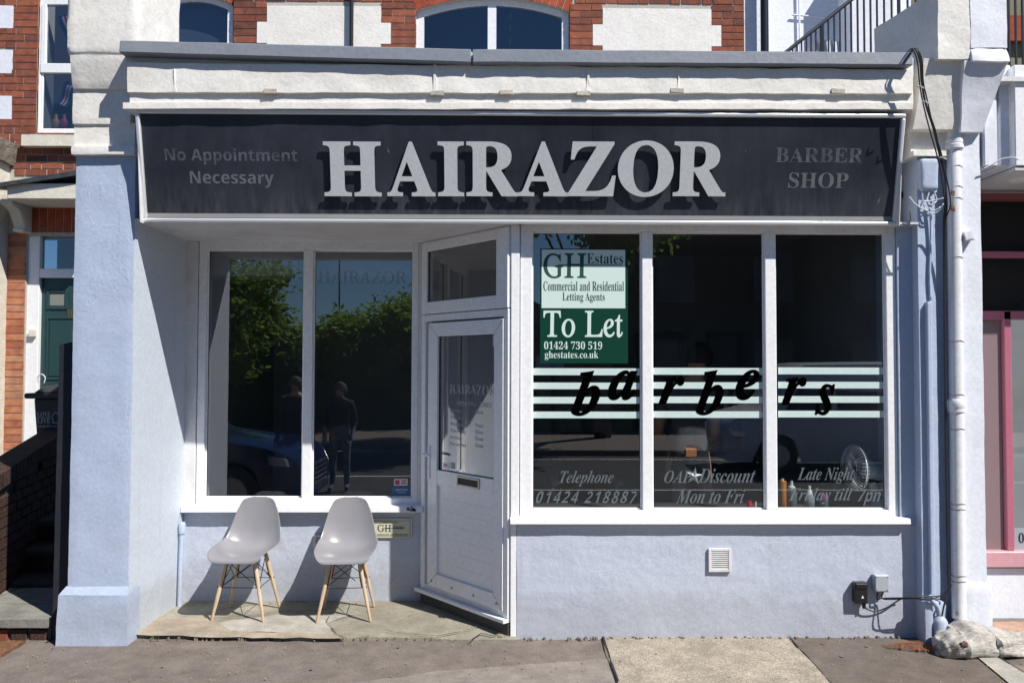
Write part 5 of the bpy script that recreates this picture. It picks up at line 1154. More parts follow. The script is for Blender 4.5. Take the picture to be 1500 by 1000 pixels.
# timber post
pst = thing('timber_post', at(95, 890, -.0), 'black stained timber post standing tight against the left pillar', 'post')
a = at(86, 890, .02); b = at(106, 505, .02); xz = at(87, 505, .02)
mb = MB(); mb.hexa([(a.x - .04, .02, .0), (-2.75, .02, 0), (-2.75, .12, 0), (a.x - .04, .12, 0), (xz.x, .02, xz.z), (-2.75, .02, xz.z + .03), (-2.75, .12, xz.z + .03), (xz.x, .12, xz.z)], res=.06, amp=.002, sc_=10); obj('post', mb, M['dark_timber'], pst)
# forecourt slabs and edging, lower left
fc = thing('forecourt_slabs', (-3.4, .2, 0), 'grey flagstones on a brick edging beside the left pillar', 'paving')
zf = at(40, 906, -.02).z
for i, (xa, xb, ya, yb) in enumerate(((-4.5, -3.52, -.03, .70), (-3.51, -2.895, -.03, .30), (-3.51, -2.87, .31, .70))):
    mb = MB(); mb.lump(xa, xb, ya, yb, zf - .055, zf, res=.05, amp=.003, sc_=6, seed=i, round_=.003); obj('slab', mb, M['stone'], fc, smooth=40)
mb = MB(); mb.box((-4.5, .02, -.02), (-2.9, .68, zf - .056)); obj('base', mb, M['mortar_dark'], fc)
x = -4.0; i = 0
while x < -2.95:
    mb = MB(); w = .10; mb.box((x, .0, .0), (x + w, .05, zf - .075)); obj('edging_brick', mb, M['brick_dark'] if i % 3 else M['brick'], fc, bevel=.004); x += w + .022; i += 1
mb = MB(); g0_ = ground(-30, 950); g1_ = ground(32, 945); mb.lump(-3.7, g1_.x, ground(10, 966).y, ground(10, 942).y, .0, .02, res=.03, amp=.004); tag(obj('drain_cover', mb, M['rust'], None), 'rust brown cover set in the pavement at bottom left', 'cover')
sheet('painted_plinth_shadow', [(-2.9, -.05), (-2.88, -.05), (-2.88, .0), (-2.9, .0)], .003, M['crack'])  # flat dark strip painting a shadow beside the plinth
# wheelie bin
bn = thing('wheelie_bin', at(62, 640, 2.3), 'dark grey wheelie bin with white print behind the garden wall', 'bin')
BY = 2.15
a = at(37, 583, BY); b = at(100, 583, BY); zl = at(60, 570, BY).z; zb_ = .5
mb = MB(); mb.hexa([(a.x + .12, BY + .06, zb_), (a.x + .55, BY + .06, zb_), (a.x + .55, BY + .5, zb_), (a.x + .12, BY + .5, zb_), (a.x + .06, BY + .02, zl - .08), (a.x + .60, BY + .02, zl - .08), (a.x + .60, BY + .6, zl - .08), (a.x + .06, BY + .6, zl - .08)], res=5, amp=0); obj('body', mb, M['grey_plastic'], bn, bevel=.015)
mb = MB(); mb.box((a.x + .0, BY - .03, zl - .085), (a.x + .66, BY + .62, zl - .035)); obj('rim', mb, M['grey_plastic'], bn, bevel=.012)
mb = MB(); mb.hexa([(a.x + .06, BY - .0, zl - .034), (a.x + .60, BY - .0, zl - .034), (a.x + .60, BY + .6, zl - .034), (a.x + .06, BY + .6, zl - .034), (a.x + .12, BY + .08, zl + .03), (a.x + .54, BY + .08, zl + .03), (a.x + .54, BY + .55, zl + .05), (a.x + .12, BY + .55, zl + .05)], res=5, amp=0); obj('lid', mb, M['grey_plastic'], bn, bevel=.015)
PBn = FP(BY + .025)
text('print', 'LOVE', 'B', PBn, 54.5, 603, 73.5, 609.5, .012, M['bin_print'], bn)
text('print', 'LIVE', 'B', PBn, 54.5, 613, 73.5, 619.5, .012, M['bin_print'], bn)
text('print', 'WHERE YOU', 'SB', PBn, 54.5, 610.3, 73.5, 612.3, .012, M['bin_print'], bn)
text('print', 'Love Recycling', 'SB', PBn, 55, 622.5, 93, 626.5, .012, M['bin_print'], bn)
mb = MB(); q = [PBn.at(*p_, .013) for p_ in ((75, 610), (81.5, 603), (88, 610), (88, 619), (77, 619), (77, 611))]
for p_, q_ in zip(q[:-1], q[1:]): mb.tube([(p_[0], p_[1], .013), (q_[0], q_[1], .013)], .004, 5, PBn.M)
obj('house_mark', mb, M['bin_print'], bn)
# something shiny behind (door knocker / handle by the bin)
cable('handle_loop', [(56, 560, 2.4), (55, 552, 2.4), (61, 548, 2.4), (66, 553, 2.4), (64, 562, 2.4)], .006, M['cable_white'], 'metal handle loop above the wheelie bin', 'handle')

# ================================================================= RIGHT SIDE, UPPER: stair, balcony, white houses
rw = thing('white_house', (3.4, 4, 0), 'white painted house behind the iron stair at the upper right', 'house')
YR = 3.6
mb = MB(); mb.box((at(1091, 40, HY).x, HY + .02, 3.2), (at(1117, 40, HY).x, HY + .6, 6.5)); mb.box((at(1110, 40, YR).x, YR, 2.8), (at(1335, 40, YR).x, YR + .2, 6.5)); obj('wall', mb, M['white_wall'], rw)
mb = MB(); cx_, cz_ = at(1095, -25, YR - .02).x, at(1095, -25, YR - .02).z
mb.box((at(1228, 40, YR).x, YR - .35, 2.8), (at(1310, 40, YR - .35).x, YR, 6.3)); obj('chimney_breast', mb, M['white_wall'], rw)
mb = MB(); 
for px, py in ((1170, 0), (1170, 40), (1171, 70)): pass
mb.tube([at(1170, -20, YR - .03), at(1171, 30, YR - .03), at(1172, 80, YR - .03)], .012, 8); mb.tube([at(1160, 22, YR - .03), at(1240, 28, YR - .03)], .01, 8); obj('conduit', mb, M['white_wall'], rw)
mb = MB(); mb.box((at(1310, 40, 4.4).x, 4.4, 2.5), (at(1560, 40, 4.4).x, 4.5, 6.5)); obj('back_wall', mb, plain('olive_render', (.20, .19, .12), .8, 0, .2, .2, 4), rw)
mb = MB(); a = at(1420, 22, 4.3); b = at(1540, 60, 4.3); mb.box((a.x, 4.3, b.z), (b.x, 4.39, a.z)); obj('red_lintel', mb, M['brick_red'], rw)
mb = MB(); x = at(1121, 40, HY - .1).x; mb.tube([(x, HY - .08, 3.1), (x, HY - .08, 6.6)], .042, 14); mb.tube([(x, HY - .08, 3.62), (x, HY - .08, 3.7)], .055, 14); tag(obj('drainpipe', mb, blk, None, smooth=40), 'thick black drainpipe on the white wall left of the iron stair', 'pipe')
rl = thing('stair_railing', at(1200, 75, 2.0), 'black iron stair railing with thin balusters above the parapet', 'railing')
YS = 2.0
mb = MB(); h0_, h1_ = at(1150, 78, YS), at(1262, -12, YS); mb.tube([h0_, h1_], .018, 8); obj('handrail', mb, M['iron'], rl, smooth=40)
b0 = None
zb0 = at(1200, 84, YS).z
for i, px in enumerate([1161, 1167.5, 1174, 1181, 1188, 1195, 1204, 1213.5, 1222, 1230.5, 1238.5]):
    zt_ = h0_.z + (h1_.z - h0_.z) * (px - 1150) / 112; x = at(px, 40, YS).x; r_ = .008 if px != 1204 else .02
    mb = MB(); mb.tube([(x, YS, zb0 - .1), (x, YS, zt_)], r_, 6); obj('baluster', mb, M['iron'], rl)
br = thing('balcony_railing', at(1290, 75, 1.6), 'black iron railing of upright bars in front of the white wall', 'railing')
for px in [1247, 1256.5, 1266, 1275.5, 1285, 1295.5, 1306.5, 1317, 1330, 1342, 1354]:
    x = at(px, 40, YS).x; mb = MB(); mb.tube([(x, YS, zb0 - .1), (x, YS, zb0 + 1.1)], .0095 if px != 1317 else .016, 6); obj('baluster', mb, M['iron'], br)
mb = MB(); mb.box((at(1244, 0, YS).x, YS - .02, zb0 + 1.1), (at(1360, 0, YS).x, YS + .02, zb0 + 1.13)); obj('handrail', mb, M['iron'], br)
mb = MB(); mb.lump(at(1190, 70, YS + .3).x, at(1225, 70, YS + .3).x, YS + .2, YS + .4, zb0 - .1, at(1200, 67, YS + .3).z, res=.05, amp=.02); tag(obj('stone_block', mb, M['white_wall'], None), 'low block on the roof behind the stair railing', 'block')
rr_ = thing('right_balcony_railing', at(1490, 100, .6), 'black iron balcony railing with dark floor beam above the pink shop', 'railing')
Y3 = .6
for px in (1478, 1488, 1498, 1508, 1518, 1528):
    x = at(px, 40, Y3).x; mb = MB(); mb.tube([(x, Y3, at(px, 100, Y3).z), (x, Y3, at(px, -60, Y3).z)], .009, 6); obj('baluster', mb, M['iron'], rr_)
mb = MB(); a = at(1474, 96, Y3 - .05); b = at(1560, 111, Y3 - .05); mb.box((a.x, Y3 - .05, b.z), (b.x, Y3 + 2, a.z)); obj('floor_beam', mb, M['dark_timber'], rr_)

# ================================================================= PINK SHOP
ps = thing('pink_shop', (4.0, .4, 0), 'pink framed neighbouring shop front at the right edge', 'shop')
Y4 = .42; PP = FP(Y4)
X4 = lambda p: at(p, 600, Y4).x
Z4 = lambda p: at(1470, p, Y4).z
mb = MB(); mb.box((3.3, Y4, -.05), (6, Y4 + .2, Z4(832))); obj('stall_riser', mb, M['white_wall'], ps)
mb = MB(); mb.box((3.3, Y4 - .04, Z4(829)), (6, Y4 + .1, Z4(806))); obj('sill', mb, M['pink_light'], ps, bevel=.006)
mb = MB(); mb.box((X4(1472.5), Y4, Z4(806)), (X4(1484), Y4 + .06, Z4(455))); obj('mullion', mb, M['pink'], ps, bevel=.006)
mb = MB(); mb.box((3.3, Y4, Z4(468)), (6, Y4 + .06, Z4(455))); mb.box((3.3, Y4, Z4(377)), (6, Y4 + .06, Z4(368))); obj('transom', mb, M['pink'], ps, bevel=.004)
mb = MB(); mb.box((3.3, Y4 + .03, Z4(806)), (X4(1471), Y4 + .05, Z4(468))); obj('side_panel', mb, plain('dusty_mauve', (.23, .16, .17), .5), ps)
mb = MB(); mb.add([(X4(1484), Z4(806), -.03), (6, Z4(806), -.03), (6, Z4(468), -.03), (X4(1484), Z4(468), -.03)], [(0, 1, 2, 3)], PP.M); pn = obj('pane', mb, M['glass'], ps)
mb = MB(); mb.box((X4(1484), Z4(806), -.028), (6, Z4(774), -.0275), PP.M); obj('frosted_strip', mb, plain('frosted_film', (.32, .36, .4), .6), ps)
text('number', '0', 'B', PP, 1492, 780, 1500.5, 795, -.027, plain('ink_black', (.02, .02, .03), .5), ps)
mb = MB(); mb.box((3.3, Y4 + .08, Z4(455)), (6, Y4 + .10, Z4(282))); obj('dark_interior_board', mb, plain('interior_black', (.03, .028, .027), .9, 0, .1, .5, 90), ps)  # near-black board coloured to stand in for the unlit interior
mb = MB(); mb.box((3.3, Y4 - .01, Z4(292)), (6, Y4 + .08, Z4(283))); obj('head_rail', mb, plain('dull_red', (.28, .08, .08), .6), ps)
mb = MB(); mb.box((3.3, -.15, at(1470, 252, -.1).z), (6, Y4 + .1, at(1470, 252, -.1).z + .02)); obj('soffit', mb, M['upvc_old'], ps)
mb = MB(); mb.box((3.3, 2.5, 0), (6, 2.6, 3)); mb.box((3.3, .6, 0), (6, 2.5, .1)); obj('room', mb, M['interior'], ps)
mb = MB(); p = at(1492, 264, .1); mb.lathe([(.075, -.012), (.085, -.004), (.085, 0)], (p.x + .03, .1, at(1470, 252, -.1).z), seg=24); obj('downlight', mb, M['label_white'], ps, smooth=40)
for i, (a, b, Yf, m_) in enumerate(((1441, 1462, -.12, 'white_wall'), (1464, 1483, -.10, 'white_wall'), (1486, 1530, -.16, 'upvc'))):
    p = at(a, 150 if i == 0 else 122, Yf); q = at(b, 244, Yf); mb = MB(); mb.box((p.x, Yf, q.z + .005), (q.x, .3, p.z + .12)); obj('fascia_board', mb, M[m_], ps, bevel=.005)
mb = MB(); p = at(1470, 112, -.18); mb.box((p.x - .12, -.18, p.z - .03), (6, .55, p.z)); obj('balcony_edge', mb, M['upvc_old'], ps)
cable('cable', [(1440, 248, -.13), (1455, 240, -.14), (1468, 233, -.15), (1484, 231, -.17), (1492, 234, -.18)], .005, M['cable_white'], 'pale wire slung below the white boards at the right')

# ================================================================= PEOPLE
def person(name, J, label, mats, matfn, hair=None, headr=.095, cat='person'):
    """J: joints name -> (pos, radius); one continuous skinned body"""
    t_ = thing(name, (J['pelvis'][0][0], J['pelvis'][0][1], min(v[0][2] for v in J.values())), label, cat)
    bones = [('pelvis', 'waist'), ('waist', 'chest'), ('chest', 'neck'), ('neck', 'jaw'), ('jaw', 'head'), ('head', 'crown'), ('jaw', 'nose')]
    for s in 'lr':
        bones += [('chest', 'sh' + s), ('sh' + s, 'el' + s), ('el' + s, 'wr' + s), ('wr' + s, 'palm' + s), ('pelvis', 'hip' + s), ('hip' + s, 'kn' + s), ('kn' + s, 'an' + s), ('an' + s, 'toe' + s)]
    J = dict(J)
    nx = (Vector(J['toel'][0]) - Vector(J['anl'][0])); nx.z = 0; fw = nx.normalized()
    for s in 'lr':
        w = Vector(J['wr' + s][0]); e = Vector(J['el' + s][0]); d = (w - e).normalized(); side = d.cross(fw).normalized() if abs(d.dot(fw)) < .9 else d.cross(Vector((0, 0, 1))).normalized()
        pm = w + d * .055; J['palm' + s] = (tuple(pm), .026)
        for k, (o_, l_) in enumerate(((-.03, .060), (-.010, .078), (.010, .080), (.028, .062))):
            a = pm + side * o_ + d * .025; b = a + d * l_ * .5 + fw * .008; c = b + d * l_ * .4 + fw * .018
            J[f'f{s}{k}a'] = (tuple(a), .0095); J[f'f{s}{k}b'] = (tuple(b), .0085); J[f'f{s}{k}c'] = (tuple(c), .007); bones += [('palm' + s, f'f{s}{k}a'), (f'f{s}{k}a', f'f{s}{k}b'), (f'f{s}{k}b', f'f{s}{k}c')]
        a = w + d * .03 + side * -.035 + fw * .01; b = a + d * .03 - side * .015 + fw * .015; J[f't{s}a'] = (tuple(a), .0105); J[f't{s}b'] = (tuple(b), .009); bones += [('wr' + s, f't{s}a'), (f't{s}a', f't{s}b')]
    hd = Vector(J['head'][0]); J['nose'] = (tuple(Vector(J['jaw'][0]).lerp(hd, .45) + fw * (headr * 1.02)), .014)
    bones = [b for b in bones if b != ('jaw', 'nose')] + [('head', 'nose')]
    names = list(J); me = bpy.data.meshes.new(name); me.from_pydata([tuple(J[n_][0]) for n_ in names], [(names.index(a), names.index(b)) for a, b in bones], [])
    o = bpy.data.objects.new(name + '_tmp', me); C.objects.link(o); sk = o.modifiers.new('skin', 'SKIN'); sk.use_smooth_shade = True
    for i, n_ in enumerate(names):
        rr = J[n_][1]; v = me.skin_vertices[0].data[i]; v.radius = (rr, rr) if not isinstance(rr, tuple) else rr; v.use_root = (n_ == 'pelvis')
    ss = o.modifiers.new('s', 'SUBSURF'); ss.levels = ss.render_levels = 2
    bpy.context.view_layer.update(); dg = bpy.context.evaluated_depsgraph_get(); m2 = bpy.data.meshes.new_from_object(o.evaluated_get(dg)); bpy.data.objects.remove(o)
    mb = MB(); mb.v = [v.co.copy() for v in m2.vertices]; mb.f = [list(p.vertices) for p in m2.polygons]; mb.m = [matfn(p.center) for p in m2.polygons]
    for v in mb.v: pass
    body = obj('body', mb, mats, t_, smooth=True)
    if hair:
        mb = MB(); n = 16; vs = []; fs = []; c = Vector(J['head'][0]) + Vector((0, 0, .0))
        for i in range(9):
            ph = math.pi * .62 * i / 8
            for k in range(n):
                th = 2 * math.pi * k / n; d = Vector((math.sin(ph) * math.cos(th), math.sin(ph) * math.sin(th), math.cos(ph)))
                cut = 1.0; f = d.dot(fw)
                rr = headr * 1.13 * (1 + .05 * noise.noise(d * 4))
                if f > .5 and ph > .9: rr *= .82
                vs.append(c + Vector((d.x * rr, d.y * rr, d.z * rr * 1.12)))
        for i in range(8):
            for k in range(n): fs.append((i * n + k, i * n + (k + 1) % n, (i + 1) * n + (k + 1) % n, (i + 1) * n + k))
        mb.add(vs, fs); obj('hair', mb, hair, t_, smooth=True)
    return t_
# barber, seen from behind, bending his head towards his work
bY = .80
def bp(px, py, dy=0): return tuple(at(px, py, bY + dy))
fz = .06
hp = at(1024, 522, bY)
Jb = {'pelvis': (bp(1008, 672), .14), 'waist': (bp(1008, 640), .13), 'chest': (bp(1008, 592), .155), 'neck': (bp(1016, 552, .02), .06), 'jaw': (bp(1021, 540, .05), .07), 'head': (bp(1024, 523, .06), .095), 'crown': (bp(1025, 508, .05), .06),
      'shl': (bp(974, 580), .07), 'ell': (bp(962, 632, .05), .05), 'wrl': (bp(985, 648, .3), .034),
      'shr': (bp(1040, 578), .07), 'elr': (bp(1046, 636, .02), .052), 'wrr': (bp(1032, 640, .32), .036)}
for s, dx in (('l', -.1), ('r', .1)):
    P_ = at(1008, 672, bY); Jb['hip' + s] = ((P_.x + dx, bY, P_.z - .07), .095); Jb['kn' + s] = ((P_.x + dx * 1.1, bY + .01, .53), .068); Jb['an' + s] = ((P_.x + dx * 1.2, bY, fz + .09), .045); Jb['toe' + s] = ((P_.x + dx * 1.3, bY + .16, fz + .035), .035)
zw = at(1008, 655, bY).z; ex = at(1040, 600, bY); eh = at(1040, 610, bY).z
neckz = at(1010, 562, bY).z
def bmat(c):
    if c.z > neckz: return 0
    if c.z < fz + .1: return 2
    if abs(c.x - P_.x) > .145 and c.z < eh and c.z > .9: return 0
    if c.y > bY + .17 and c.z > .8: return 0
    return 1 if c.z > zw else 2
pb_ = person('person', Jb, 'person with short dark hair in charcoal t-shirt and jeans working inside behind the middle pane', [M['skin'], M['tshirt'], M['jeans']], bmat, M['hair'])
mb = MB(); p = at(1012.5, 663, bY - .19); mb.box((p.x - .04, p.y, p.z - .03), (p.x + .04, p.y + .06, p.z + .03)); obj('leather_patch', mb, M['leather'], pb_, bevel=.004)

# window display: fan, bottles, star
fan = thing('desk_fan', at(1282, 744, .32), 'pale desk fan with wire grille turned left on the window shelf', 'fan')
FY = .20; fc_ = at(1252, 685, FY); mh = at(1279, 694, FY)
Rf = Matrix.Translation(fc_) @ Matrix.Rotation(math.radians(-84), 4, 'Z')     # local -Y = blowing direction
mb = MB()
for dy, R0 in ((-.045, .0), (.045, .0)):
    for k in range(40):
        a = 2 * math.pi * k / 40; ca, sa = math.cos(a), math.sin(a)
        mb.tube([(ca * .03, dy, sa * .03), (ca * .10, dy * .95, sa * .10), (ca * .145, dy * .5, sa * .145), (ca * .155, 0, sa * .155)], .0013, 4, Rf, cap=False)
for rr, yy, tr_2 in ((.155, 0, .004), (.03, -.045, .003), (.03, .045, .003), (.10, -.043, .0015), (.10, .043, .0015)):
    mb.tube([(math.cos(a) * rr, yy, math.sin(a) * rr) for a in [k * 2 * math.pi / 32 for k in range(33)]], tr_2, 5, Rf, cap=False)
obj('grille', mb, M['grille'], fan)
for k in range(3):
    mb = MB(); a = k * 2.094; n = 8; vs = []
    for i in range(n + 1):
        f = i / n; an = a + f * 1.1; rr = .04 + .09 * math.sin(math.pi * (f * .8 + .15)); vs += [(math.cos(an) * .02, .012 * (1 - 2 * f), math.sin(an) * .02), (math.cos(an) * rr, .02 * (1 - 2 * f), math.sin(an) * rr)]
    mb.add(vs, [(2 * i, 2 * i + 1, 2 * i + 3, 2 * i + 2) for i in range(n)], Rf); obj('blade', mb, plain('fan_blade', (.35, .42, .45), .2), fan)
mb = MB(); mb.tube([Rf @ Vector((0, -.05, 0)), Rf @ Vector((0, -.03, 0))], .028, 16); obj('hub', mb, M['fan_grey'], fan)
mb = MB(); q = Rf @ Vector((0, .05, 0)); e_ = at(1297, 693, FY + .05)
mb.tube([q, q.lerp(e_, .15), q.lerp(e_, .8), e_], [.045, .062, .06, .045], 16); obj('motor_housing', mb, M['fan_grey'], fan, smooth=40, bevel=.004)
mb = MB(); q = at(1285, 680, FY + .05); mb.tube([q, q + Vector((0, 0, .02))], .006, 8); obj('knob', mb, M['white_cap'], fan)
mb = MB(); q0 = at(1278, 706, FY + .04); q1 = Vector((at(1285, 744, FY + .04).x, FY + .04, zsh + .02)); mb.tube([q0, q0.lerp(q1, .3), q0.lerp(q1, .8), q1], [.022, .026, .036, .045], 14); obj('stem', mb, M['fan_grey'], fan, smooth=40)
mb = MB(); mb.lathe([(.09, 0), (.09, .015), (.05, .025)], (q1.x, q1.y, zsh), seg=24); obj('base', mb, M['fan_grey'], fan, smooth=40)
def bottle(px, ptop, prof, mats_, lab, Y=.22, cat='bottle'):
    x = at(px, 744, Y).x; ht = at(px, ptop, Y).z - zsh; t_ = thing('bottle', (x, Y, zsh), lab, cat)
    i0 = 0
    for nm, pr, m_ in zip(('body', 'cap'), prof, mats_):
        mb = MB(); mb.lathe([(a, b * ht) for a, b in pr], (x, Y, zsh), seg=18); obj(nm, mb, m_, t_, smooth=40)
bottle(1146.5, 701, [[(.024, 0), (.026, .02), (.026, .92), (.022, .94)], [(.010, .94), (.010, 1)]], (M['orange'], M['white_cap']), 'orange bottle beside the mullion on the shelf')
bottle(1160, 704, [[(.032, 0), (.034, .03), (.034, .6), (.022, .74)], [(.024, .74), (.022, .80), (.010, .84), (.008, 1)]], (M['bottle_dark'], M['white_cap']), 'smoky bottle with white pump cap next to the orange bottle')
bottle(1186, 711, [[(.03, 0), (.034, .03), (.034, .5), (.022, .62)], [(.023, .62), (.016, .78), (.010, .84), (.009, 1)]], (plain('clear_bottle', (.32, .38, .4), .15), M['white_cap']), 'pale bottle with white nozzle in front of the lettering')
bottle(1207, 724, [[(.025, 0), (.03, .1), (.03, .7), (.01, .72)], [(.028, .72), (.028, 1)]], (M['bottle_dark'], M['magenta']), 'small jar with magenta lid behind the lettering', cat='jar')
bottle(1225, 698, [[(.03, 0), (.032, .1), (.032, .85), (.028, .88)], [(.03, .88), (.03, 1)]], (plain('dark_jar', (.06, .075, .075), .1), plain('jar_lid', (.2, .24, .23), .3)), 'tall dark jar left of the fan', Y=.3, cat='jar')
bottle(1098, 733, [[(.017, 0), (.02, .1), (.02, .6), (.018, .65)], [(.018, .65), (.014, 1)]], (M['red'], M['red']), 'small red pot at the foot of the middle pane', cat='pot')
bottle(1107, 734, [[(.006, 0), (.006, .8), (.005, .85)], [(.005, .85), (.005, 1)]], (M['white_cap'], M['white_cap']), 'thin white tube beside the red pot', cat='tube')
mb = MB(); p = at(1017, 697, .14); R5 = .062
pts = [(p.x + (R5 if k % 2 == 0 else R5 * .36) * math.sin(k * math.pi / 5 + .15), p.z + (R5 if k % 2 == 0 else R5 * .36) * math.cos(k * math.pi / 5 + .15)) for k in range(10)]
mb.add([(a, .14, b) for a, b in pts] + [(p.x, .125, p.z), (p.x, .155, p.z)], [(k, (k + 1) % 10, 10) for k in range(10)] + [((k + 1) % 10, k, 11) for k in range(10)]); tag(obj('star_ornament', mb, plain('silver_star', (.62, .66, .68), .3, .4), None), 'silver five-pointed star hanging in the middle pane', 'ornament')
cable('thread', [(1018, 688, .14), (1018, 500, .14), (1018, 345, .14)], .0008, M['cable'], 'thin thread holding the silver star', 'thread')

# ================================================================= ACROSS THE STREET (seen mirrored in the glass)
def leafmat():
    m, nt, b = NT('leaf_green'); n = nz(nt, 1.2, 4, .6, pos(nt)); c = ramp(nt, n.outputs[0], [(.3, (.09, .18, .03)), (.7, (.24, .36, .07))]); nt.links.new(c, b.inputs['Base Color']); b.inputs['Roughness'].default_value = .6
    ts = nt.nodes.new('ShaderNodeBsdfTranslucent'); nt.links.new(c, ts.inputs[0]); mx = nt.nodes.new('ShaderNodeMixShader'); mx.inputs[0].default_value = .6; nt.links.new(b.outputs[0], mx.inputs[1]); nt.links.new(ts.outputs[0], mx.inputs[2]); nt.links.new(mx.outputs[0], nt.nodes['Material Output'].inputs[0]); return m
M['leaf'] = leafmat(); M['bark'] = plain('bark', (.10, .08, .06), .9, 0, .1, .4, 15)
def tree(x, y, h, rx, rz, n, label, seed, low=.2):
    r = random.Random(seed); t_ = thing('tree', (x, y, -.1), label, 'tree', 'trees across the street')
    mb = MB(); mb.tube([(x, y, -.15), (x + .05, y, h * .25), (x - .05, y + .05, h * .55)], [.22, .17, .10], 10)
    for k in range(7):
        a = r.uniform(0, 6.28); z = h * r.uniform(.2, .5); mb.tube([(x, y, z), (x + math.cos(a) * rx * .4, y + math.sin(a) * rx * .4, z + h * .15), (x + math.cos(a) * rx * .75, y + math.sin(a) * rx * .75, z + h * .32)], [.08, .05, .02], 6)
    obj('trunk', mb, M['bark'], t_, smooth=True)
    mb = MB(); cl = []
    for k in range(60):
        a = r.uniform(0, 6.28); q = r.random() ** .5; zz = r.uniform(-1, 1); w = math.sqrt(max(0, 1 - zz * zz)); cl.append(Vector((x + rx * q * w * math.cos(a), y + rx * q * w * math.sin(a), h * (low + (1 - low) / 2) + rz * zz)) )
    for k in range(n):
        c = r.choice(cl); p = c + Vector((r.gauss(0, .28), r.gauss(0, .28), r.gauss(0, .22))); s = r.uniform(.06, .13)
        d = Vector((r.uniform(-1, 1), r.uniform(-1, 1), r.uniform(-.6, .6))).normalized(); e = d.orthogonal().normalized(); mb.add([p - d * s, p + e * s * .5, p + d * s, p - e * s * .5], [(0, 1, 2, 3)])
    obj('crown', mb, M['leaf'], t_)
tree(-8.1, -15.5, 6.6, 2.0, 2.4, 16000, 'tall green street tree mirrored in the left pane of the recessed window', 1)
tree(-4.6, -17, 3.4, 1.3, 1.0, 7000, 'shorter bushy tree mirrored in the right pane of the recessed window', 2)
tree(-2.9, -17, 3.9, 1.2, 1.2, 7000, 'rounded tree mirrored at the right end of the recessed window', 3)
tree(2.5, -14.5, 9.4, 2.3, 2.1, 20000, 'largest tree across the street opposite the To Let board', 4, .45)
pv2 = MB(); pv2.box((-60, -16, -.3), (60, -11.5, -.01)); obj('far_pavement', pv2, M['asphalt'], None, kind='structure')
mb = MB(); mb.add([(-60, -6.95, -.126), (60, -6.95, -.126), (60, -6.85, -.126), (-60, -6.85, -.126)], [(0, 1, 2, 3)]); mb.add([(-60, -10.9, -.126), (60, -10.9, -.126), (60, -10.8, -.126), (-60, -10.8, -.126)], [(0, 1, 2, 3)]); obj('road_marking', mb, plain('road_paint', (.6, .6, .55), .8), None, kind='structure')
mb = MB(); mb.lump(-60, 60, -16.6, -16.2, -.1, 1.6, res=.8, amp=.05); tag(obj('hedge_wall', mb, plain('dark_hedge', (.03, .045, .02), .95, 0, .1, .5, 6), None), 'long dark hedge wall across the street', 'hedge')
fh = thing('far_house', (2, -24, 0), 'dark gabled house far across the street', 'house')
mb = MB(); mb.box((-5, -28, 0), (3.5, -23, 2.6)); obj('wall', mb, M['brick_orange'], fh)
mb = MB(); mb.prism([(-5.4, 2.6), (3.9, 2.6), (-.7, 5.0)], -28.3, -22.7, Matrix(((1, 0, 0, 0), (0, 0, 1, 0), (0, 1, 0, 0), (0, 0, 0, 1)))); rf_ = obj('roof', mb, M['slate'], fh)
for k in range(3):
    for zz in (.9,): mb = MB(); mb.box((-4 + k * 2.6, -22.98, zz), (-3 + k * 2.6, -22.93, zz + 1.2)); obj('window', mb, M['upvc'], fh)
mb = MB(); mb.tube([(-6.3, -24, 0), (-6.3, -24, 7.0)], .03, 6); mb.tube([(-6.9, -24, 6.8), (-5.7, -24, 6.8)], .015, 5)
for k in range(6): mb.tube([(-6.8 + k * .2, -24.3, 6.8), (-6.8 + k * .2, -23.7, 6.8)], .01, 5)
tag(obj('aerial', mb, M['iron'], None), 'television aerial on a mast across the street', 'aerial')
mb = MB(); mb.tube([(-8.0, -15.2, 0), (-8.0, -15.2, 6.5)], .08, 8); tag(obj('telegraph_pole', mb, M['bark'], None), 'wooden telegraph pole across the street', 'pole')
ft = thing('sky_block_terrace', (14, -22, 0), 'long tall dark terrace added across the street to keep bright sky out of the striped window', 'house')  # backdrop row added to block bright sky in the right panes
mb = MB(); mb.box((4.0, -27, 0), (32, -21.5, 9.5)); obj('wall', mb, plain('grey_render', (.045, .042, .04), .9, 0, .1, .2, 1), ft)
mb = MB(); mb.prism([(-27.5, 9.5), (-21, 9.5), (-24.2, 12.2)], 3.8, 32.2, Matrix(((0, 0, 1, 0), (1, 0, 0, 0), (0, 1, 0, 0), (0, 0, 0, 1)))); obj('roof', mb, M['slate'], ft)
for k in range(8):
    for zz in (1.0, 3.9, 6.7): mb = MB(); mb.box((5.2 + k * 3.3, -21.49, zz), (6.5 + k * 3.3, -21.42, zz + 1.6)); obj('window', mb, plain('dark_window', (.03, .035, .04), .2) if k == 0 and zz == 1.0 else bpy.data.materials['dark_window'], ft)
mb = MB(); n = 90; vs = []; fs = []
for i in range(n + 1):
    x = -200 + 400 * i / n; h = 8.2 + 2.2 * noise.noise(Vector((x * .03, 0, 0))) + .8 * noise.noise(Vector((x * .3, 5, 0)))
    vs += [(x, -120, -1), (x, -124, h), (x, -160, h + 1), (x, -200, -1)]
for i in range(n):
    for k in range(3): fs.append((4 * i + k, 4 * i + 4 + k, 4 * i + 5 + k, 4 * i + 1 + k))
mb.add(vs, fs); obj('sky_block_hill', mb, plain('sky_block_green', (.045, .065, .03), .95, 0, .1, .4, .3), None, kind='structure')  # far ridge added to block the pale horizon sky mirrored in the glass
